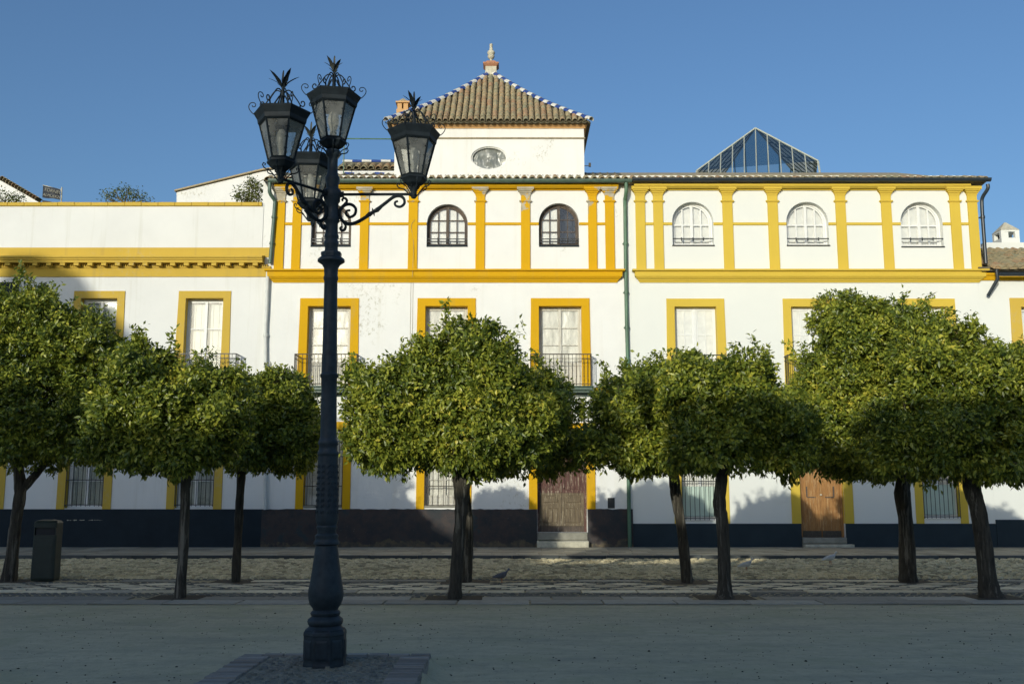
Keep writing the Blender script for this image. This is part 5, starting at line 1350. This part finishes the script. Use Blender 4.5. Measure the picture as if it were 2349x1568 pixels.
# ================================================================== TREES
def lump(p, s=1.0):
    x, y, z = p[:,0]*s, p[:,1]*s, p[:,2]*s
    return (np.sin(2.1*x+1.3*np.sin(1.7*y)+.5)+np.sin(2.7*y+1.1*np.sin(2.3*z)+1.9)+np.sin(3.1*z+1.2*np.sin(1.9*x)+3.0)+.6*np.sin(6.1*x+4.7*z)+.6*np.sin(5.3*y-5.9*z+1))/4.2
def crown_points(blobs, n, rg, zmin, deep=.18):
    C_ = np.array([b[0] for b in blobs]); Rr = np.array([b[1] for b in blobs]); w = (Rr[:,0]*Rr[:,2]+Rr[:,0]*Rr[:,1]+Rr[:,1]*Rr[:,2]); w /= w.sum()
    out_p = []; out_n = []; tot = 0
    while tot < n:
        k = rg.choice(len(blobs), 4*n, p=w); d = rg.normal(size=(4*n,3)); d /= np.linalg.norm(d, axis=1)[:,None]
        base = C_[k]+d*Rr[k]; rad = 1+.10*lump(base, 1.9)+.07*lump(base+7, 4.6)
        inner = rg.random(4*n) < deep
        t = np.where(inner, rg.uniform(.45,.85,4*n), rg.normal(.97,.045,4*n)); t = np.where((~inner) & (rg.random(4*n) < .035), t+rg.uniform(.05,.16,4*n), t)
        p = C_[k]+d*Rr[k]*(rad*t)[:,None]
        nn = d/Rr[k]; nn /= np.linalg.norm(nn, axis=1)[:,None]
        q = np.sqrt((((p[:,None,:]-C_[None])/Rr[None])**2).sum(2)); q[np.arange(4*n), k] = 9
        ok = (q.min(1) > .80) | (inner & (q.min(1) > .45))
        zf = zmin+.12*lump(p, 2.3)+.05*lump(p, 7)
        ok &= p[:,2] > zf
        out_p.append(p[ok]); out_n.append(nn[ok]); tot += ok.sum()
    return np.concatenate(out_p)[:n], np.concatenate(out_n)[:n]
def clump_points(blobs, n, rg, zmin, cs=.30):
    """leaf positions gathered in clumps that sit on the blobs, with darker hollows between them and stray shoots"""
    S, Sn = crown_points(blobs, 1400, rg, zmin-.05, 0)
    keep = []
    for i in range(len(S)):
        if len(keep) == 0 or (((S[keep]-S[i])**2).sum(1) > (cs*.92)**2).all(): keep.append(i)
    keep = [i for i in keep if rg.random() > .14]
    Cn = S[keep]; Nn = Sn[keep]; k = len(keep); r = rg.uniform(.55,1.15,k)*cs
    Cn = Cn - Nn*(r*.55)[:,None] + Nn*rg.normal(.01, .11, k)[:,None]
    w = r**2; w /= w.sum(); m = int(n*.80); j = rg.choice(k, int(m*1.5), p=w)
    d = rg.normal(size=(len(j),3))+Nn[j]*.9; d /= np.linalg.norm(d, axis=1)[:,None]
    p = Cn[j]+d*(r[j]*np.clip(rg.normal(.92,.12,len(j)),.4,1.35))[:,None]*np.array([1.1,1.1,.85])
    q = d*.75+Nn[j]*.6; q /= np.linalg.norm(q, axis=1)[:,None]
    ok = p[:,2] > zmin+.17*lump(p, 2.3)+.12*lump(p, 7); p, q = p[ok][:m], q[ok][:m]
    fi, fn = crown_points([(c, rr*.80) for c, rr in blobs], n-m, rg, zmin+.03, .5)
    # shoots standing off the top
    js = rg.choice(k, int(k*.9)); sp, sn = [], []
    for a in js:
        if Nn[a][2] < -.1: continue
        dr = Nn[a]*.6+rg.normal(size=3)*.35+np.array([0,0,.5]); dr /= np.linalg.norm(dr); L = rg.uniform(.10,.42)
        for t in np.arange(.1, 1.01, .22): sp.append(Cn[a]+Nn[a]*r[a]*.9+dr*L*t); sn.append(dr)
    return np.concatenate([p, fi, np.array(sp)]), np.concatenate([q, fn, np.array(sn)])
def leaves(name, parent, P, Nn, rg, per, L, m, zmin=None, spread=.11):
    n = len(P); axis_ = Nn*.55+rg.normal(size=(n,3))*.55; axis_[:,2] += .35; axis_ /= np.linalg.norm(axis_, axis=1)[:,None]
    P = np.repeat(P, per, 0); A = np.repeat(axis_, per, 0); No = np.repeat(Nn, per, 0); m_ = n*per
    t = rg.random(m_); b = P+A*((t-.4)*spread*1.6)[:,None]+rg.normal(size=(m_,3))*spread*.28
    d = A*.7+rg.normal(size=(m_,3))*.75; d[:,2] -= .25
    low = np.clip((zmin+.45-b[:,2])/.45, 0, 1) if zmin is not None else 0
    if zmin is not None: d[:,2] -= 1.3*low
    d /= np.linalg.norm(d, axis=1)[:,None]
    nr = No*1.0+rg.normal(size=(m_,3))*.55; nr[:,2] += .08
    nr -= d*(nr*d).sum(1)[:,None]; nr /= np.linalg.norm(nr, axis=1)[:,None]
    s = np.cross(d, nr); Ls = L*rg.uniform(.65,1.25,m_)[:,None]; wd = Ls*rg.uniform(.20,.27,m_)[:,None]
    b0 = b; mid = b+d*Ls*.45-nr*Ls*.03; tip = b+d*Ls-nr*Ls*.14*rg.random(m_)[:,None]
    l1 = b+d*Ls*.42+s*wd+nr*wd*.28; r1 = b+d*Ls*.42-s*wd+nr*wd*.28
    V = np.stack([b0, r1, tip, l1, mid], 1).reshape(-1,3)
    base = (np.arange(m_)*5)[:,None]; T = (base[:,:,None]+np.array([[0,1,4],[1,2,4],[2,3,4],[3,0,4]])[None]).reshape(-1,3)
    c = P.mean(0); me = bpy.data.meshes.new(name); me.vertices.add(len(V)); me.vertices.foreach_set('co', (V-c).astype(np.float32).ravel())
    me.loops.add(len(T)*3); me.loops.foreach_set('vertex_index', T.astype(np.int32).ravel()); me.polygons.add(len(T)); me.polygons.foreach_set('loop_start', np.arange(0, len(T)*3, 3, dtype=np.int32))
    me.polygons.foreach_set('use_smooth', np.ones(len(T), bool)); me.materials.append(m); me.update(calc_edges=True)
    o = bpy.data.objects.new(name, me); C.objects.link(o); o.parent = parent; WO[o.name] = Vector(c); o.location = Vector(c)-_wo(parent); return o
def tree(label, Y, foot, trunk, blobs, seed, zminpy=1082, n=6500, L=.094, cs=.27, dY=None, ydepth=1.0, limbs=True, seedY=0):
    rg = np.random.default_rng(seed); g = random.Random(seed)
    bxp, byp = foot; x, z = px_(bxp, byp, Y), 0
    t = thing('orange_tree', label, 'tree', (x, Y, 0), 'clipped orange trees in the square')
    B = []
    for b in blobs:
        cx, cy, rx, rz_ = b[:4]; yo = b[4] if len(b) > 4 else 0
        s = scl(cy, Y+yo); xx, zz = pt(cx, cy, Y+yo); ry = (rx*s*.5+rz_*s*.5)*ydepth
        B.append((np.array([xx, Y+yo, zz]), np.array([rx*s*.88, max(ry, .6), rz_*s*.87])))
    zmin = pz(zminpy, Y-.6)
    P, Nn = clump_points(B, n, rg, zmin, cs)
    for br, path in enumerate(trunk):
        pts = [(px_(a, b, Y)+0, Y+(k*.03 if br else 0), max(-.02, pz(b, Y))) for k, (a, b, r) in enumerate(path)]
        if br == 0: pts[0] = (pts[0][0], Y, -.03)
        sp = spline(pts, 5); rad = []
        rs = [r*scl(b, Y) for a, b, r in path]
        for i in range(len(sp)):
            u = i/5; k = min(int(u), len(rs)-2); f = u-k; rad.append((rs[k]*(1-f)+rs[k+1]*f)*(1+.07*g.uniform(-1,1)))
        mb = MB().tube(sp, rad, 14)
        mb.v = [(a+.012*mn.noise((a*9,b*9,c*2)), b+.02*mn.noise((a*9+5,b*9,c*2)), c) for a, b, c in mb.v]
        mb.build('trunk', M['bark'], t, smooth=True)
    top = Vector(pts[-1]) if len(trunk) == 1 else Vector(((px_(trunk[0][-1][0], trunk[0][-1][1], Y)), Y, pz(trunk[0][-1][1], Y)))
    lb_ = MB()
    for c, r in B:
        e = Vector(c)+Vector((g.uniform(-.3,.3)*r[0], g.uniform(-.3,.3)*r[1], .2*r[2])); mid = top.lerp(e, .5)+Vector((g.uniform(-.12,.12), g.uniform(-.12,.12), -.08))
        lb_.tube(spline([top-Vector((0,0,.12)), mid, e], 5), [.055-.004*i for i in range(11)], 6)
        for k in range(9):
            d = Vector((g.gauss(0,1), g.gauss(0,1), g.gauss(0,.8))).normalized(); f = Vector((c[0]+d.x*r[0]*.9, c[1]+d.y*r[1]*.9, max(zmin+.1, c[2]+d.z*r[2]*.9)))
            a = mid.lerp(e, g.random()); lb_.tube([a, a.lerp(f, .5)+Vector((g.uniform(-.08,.08),0,g.uniform(-.1,.05))), f], [.02,.012,.004], 4, False)
    lb_.build('branch', M['bark'], t, smooth=True)
    tw = MB()
    for k in range(380):
        i = g.randrange(len(P)); p = Vector(P[i]); nn = Vector(Nn[i]); e = p+nn*g.uniform(.02,.10)+Vector((g.uniform(-.08,.08), 0, g.uniform(-.06,.1))); tw.tube([p-nn*.22, p, e], [.007,.005,.002], 3, False)
    tag(tw.build('twig', M['twig'], t), kind='stuff')
    leaves('crown', t, P, Nn, rg, 9, L, M['leaf'], zmin)
    # a second, sparser veil of long shoots
    return t
tree('tall orange tree with forked trunk at the left edge', 19.5, (20,1325), [[(20,1327,18),(26,1290,15),(36,1200,13),(46,1130,13),(44,1085,12),(40,1020,10)], [(50,1120,11),(70,1100,9),(95,1068,8),(130,1020,6)]],
     [(40,800,120,150),(150,800,105,95),(230,810,60,65),(80,730,70,80),(110,940,150,140),(-30,900,150,190),(210,960,90,115,-.3),(20,1010,110,80)], 11, 1066, 9500)
tree('slim leaning orange tree with grey trunk left of the lamp post', 16.4, (412,1372), [[(412,1374,14),(418,1300,12),(424,1180,10.5),(426,1110,11),(438,1075,11),(446,1000,9)]],
     [(330,915,110,95),(450,930,100,88),(300,1000,88,75),(430,1010,115,70),(345,868,70,48),(490,970,65,90)], 12, 1072, 7600)
tree('small orange tree with dark straight trunk just left of the lamp post', 19.3, (541,1330), [[(541,1332,11),(545,1250,10),(550,1150,10),(554,1085,10),(556,1010,8)]],
     [(640,945,82,78),(590,1010,95,70),(675,1010,62,72),(590,915,60,45)], 13, 1070, 6200)
tree('bushy central orange tree with pale grey leaning trunk', 16.3, (1043,1372), [[(1043,1376,18),(1045,1340,15),(1052,1240,13.5),(1058,1160,14.5),(1060,1115,19),(1058,1085,22),(1060,1000,16)]],
     [(1085,830,90,88),(985,890,105,88),(1160,900,90,90),(890,925,80,100),(1080,985,185,95),(875,1015,78,68),(1190,990,80,85),(1020,830,60,55)], 14, 1085, 9500)
tree('orange tree directly behind the central one, its trunk half hidden', 19.3, (1068,1332), [[(1068,1334,15),(1072,1250,14),(1072,1170,11),(1066,1110,10),(1066,1010,9)]],
     [(1120,950,130,110),(1235,930,62,85),(1245,1030,58,62),(1180,1010,90,80),(1030,960,90,90)], 15, 1085, 6500)
tree('orange tree whose dark trunk leans left, right of the brown door', 19.2, (1577,1335), [[(1577,1337,14.5),(1572,1290,13),(1562,1200,11.5),(1550,1130,12),(1546,1085,12),(1540,1010,10)]],
     [(1435,955,85,85,-1.5),(1520,920,95,90,-1.2),(1395,1020,62,60,-1.6),(1480,1020,105,68,-1.4),(1600,980,90,100)], 16, 1080, 7000)
tree('orange tree with a split pale scar down its straight trunk', 16.4, (1662,1369), [[(1662,1372,24),(1662,1350,16.5),(1661,1290,14.5),(1657,1200,13.5),(1650,1150,14.5),(1656,1085,12),(1655,1000,9)]],
     [(1600,890,88,78),(1690,900,75,75),(1640,1000,120,75),(1760,985,80,75),(1715,960,75,90),(1800,1035,50,50)], 17, 1082, 7800)
tree('tall orange tree with thick dark upright trunk in the right cluster', 19.3, (2082,1333), [[(2084,1335,22),(2082,1290,19),(2078,1200,16),(2070,1130,17),(2076,1080,16),(2076,1010,12)]],
     [(1955,790,92,105),(2050,780,85,95),(1915,905,105,115),(1880,1000,72,82),(2000,1000,140,100),(2090,890,115,120),(1930,740,55,62)], 18, 1095, 10500)
tree('wide orange tree at the right edge with heavy trunk leaning left', 16.5, (2270,1367), [[(2274,1371,30),(2268,1345,22),(2258,1260,19.5),(2246,1180,18),(2232,1130,19),(2224,1085,18),(2215,1010,14)]],
     [(2225,865,118,112),(2325,880,85,100),(2190,1000,150,105),(2320,1010,110,100),(2130,830,70,75),(2420,950,90,120),(2060,1000,75,85)], 19, 1098, 11500)

# plants on the roof terrace
def bush(label, Y, cx, foot, blobs, seed, n=110, L=.085, cat='bush', per=6):
    rg = np.random.default_rng(seed); g = random.Random(seed); x, z = pt(cx, foot, Y); t = thing('roof_bush', label, cat, (x, Y, z), 'bushes behind the parapet')
    B = [(np.array([*pt(a, b, Y)[:1], Y, pt(a, b, Y)[1]]), np.array([rx*scl(b,Y), .35, rz_*scl(b,Y)])) for a, b, rx, rz_ in blobs]
    P, Nn = crown_points(B, n, rg, z-.2, .6); leaves('foliage', t, P, Nn, rg, per, L, M['leaf2'], None, .16)
    st = MB()
    for c, r in B:
        for k in range(3): st.tube([(x+g.uniform(-.15,.15), Y, z-.1), (c[0]+g.uniform(-.1,.1), Y, c[2]-r[2]*.3), (c[0]+g.uniform(-.5,.5)*r[0], Y, c[2]+r[2]*.8)], [.02,.012,.005], 4, False)
    st.build('stem', M['twig'], t)
bush('airy round bush showing above the middle of the parapet', 31.5, 290, 466, [(250,452,16,10),(270,448,22,14),(292,446,14,20),(312,450,18,13),(330,457,12,7)], 31)
bush('dense upright bush against the white gable wall', 31.2, 570, 463, [(570,450,30,13),(580,432,18,18),(592,446,9,22),(552,445,16,10),(578,420,7,10)], 32, 190)
bush('low yellowish bush at the far left behind the parapet', 31.6, 20, 468, [(10,455,22,16),(40,458,18,10),(-25,450,26,18)], 33, 150)

# fallen leaves and pebbles on the sand
g = random.Random(77); mb = MB()
for k in range(2600):
    y = 5.2+10*g.random()**1.2; x = g.uniform(-1,1)*(y*.56+1); s = g.uniform(.004,.012)*(1.6 if g.random() < .08 else 1); a = g.uniform(0, 3.14); h = s*g.uniform(.3,.9)
    if pxa-.05 < x < pxb+.05 and pyF-.05 < y < pyB+.05: continue
    c_, s_ = math.cos(a), math.sin(a); e = g.uniform(.5, 1)
    P4 = [(s,0),(0,s*e),(-s,0),(0,-s*e)]; v = [(x+p*c_-q*s_, y+p*s_+q*c_, .001) for p, q in P4]+[(x+.5*(p*c_-q*s_), y+.5*(p*s_+q*c_), h) for p, q in P4]
    mb.add(v, [(0,1,5,4),(1,2,6,5),(2,3,7,6),(3,0,4,7),(4,5,6,7)])
o = tag(mb.build('gravel', M['speck']), 'scattered dark pebbles and leaf crumbs on the sandy ground', 'gravel', kind='stuff')
mb = MB(); x0_, y0_ = px_(838,1487,9.9), 9.95
mb.add([(x0_-.10,y0_,.02),(x0_-.02,y0_-.03,.045),(x0_+.09,y0_+.01,.012),(x0_,y0_+.05,.02)], [(0,1,3),(1,2,3)])
tag(mb.build('fallen_leaf', M['iron_rust']), 'curled brown leaf lying on the sand right of the lamp post', 'leaf')
# soil banked against the plinth's right corner
mb = MB(); vs = []
for j in range(9):
    y = pyF+(pyB-pyF)*j/8; hh = .10+.05*math.sin(j*1.9)
    vs += [(pxb-.005, y, hh), (pxb+.05, y, hh*.55), (pxb+.14, y, .012), (pxb+.24, y, -.005)]
mb.add(vs, [(4*j+i, 4*j+i+1, 4*j+i+5, 4*j+i+4) for j in range(8) for i in range(3)])
tag(mb.build('soil_bank', M['sand'], None, smooth=True), kind='structure')

# ================================================================== the other side of the square, behind the camera (unseen; skyline shaped to cast the shade)
YB = -10.0
def back_house(label, x0, x1, h, depth=9, roof=None, wins=True):
    t = thing('townhouse', label, 'house', ((x0+x1)/2, YB, 0))
    mb = MB()
    if roof is None: mb.box(x0, x1, YB-depth, YB, 0, h)
    else: mb.polyxz([(x0,0),(x1,0)]+roof[::-1], YB-depth, YB)
    mb.build('wall', M['white_old'], t)
    MB().box(x0, x1, YB, YB+.03, 0, 1.1).build('plinth', M['plinth_navy'], t)
    x = x0+1.2
    while x < x1-1.6 and wins:
        for z in (1.3, 5.0):
            if z+2.6 < h:
                w_ = MB().box(x, x+.95, YB+.001, YB+.02, z, z+2.2).build('window', M['shutter_white'], t)
                MB().box(x-.2, x-.001, YB, YB+.04, z, z+2.2).box(x+.951, x+1.15, YB, YB+.04, z, z+2.2).box(x-.2, x+1.15, YB, YB+.04, z+2.201, z+2.4).build('surround', M['ochre_c'], w_)
        x += 3.2
    return t
back_house('tall gabled house across the square, behind the camera on the far left', -60, -21.8, 16, 3, [(-60,12),(-50,16.2),(-32.9,16.2),(-32.4,17.0),(-32.3,17.5),(-31.3,17.5),(-30.7,16.7),(-29.4,15.5),(-21.8,9.8)])
back_house('terrace house across the square, left of the camera', -21.78, -19.82, 9.7, 4)
back_house('low terrace house across the square with a flat roof', -19.8, -15.22, 8.2)
back_house('lowest white house across the square', -15.2, -9.96, 7.35)
back_house('narrow unseen shaft added between the back houses to shade the lamp post', -9.94, -9.60, 8.95, .5, None, False)  # added shaft, out of view, throws shade onto the lamp post
back_house('low link house across the square', -9.58, -8.62, 7.4, 9, None, False)
back_house('long white house across the square behind the camera', -8.6, 30, 8.7)
print('objects', len(bpy.data.objects))
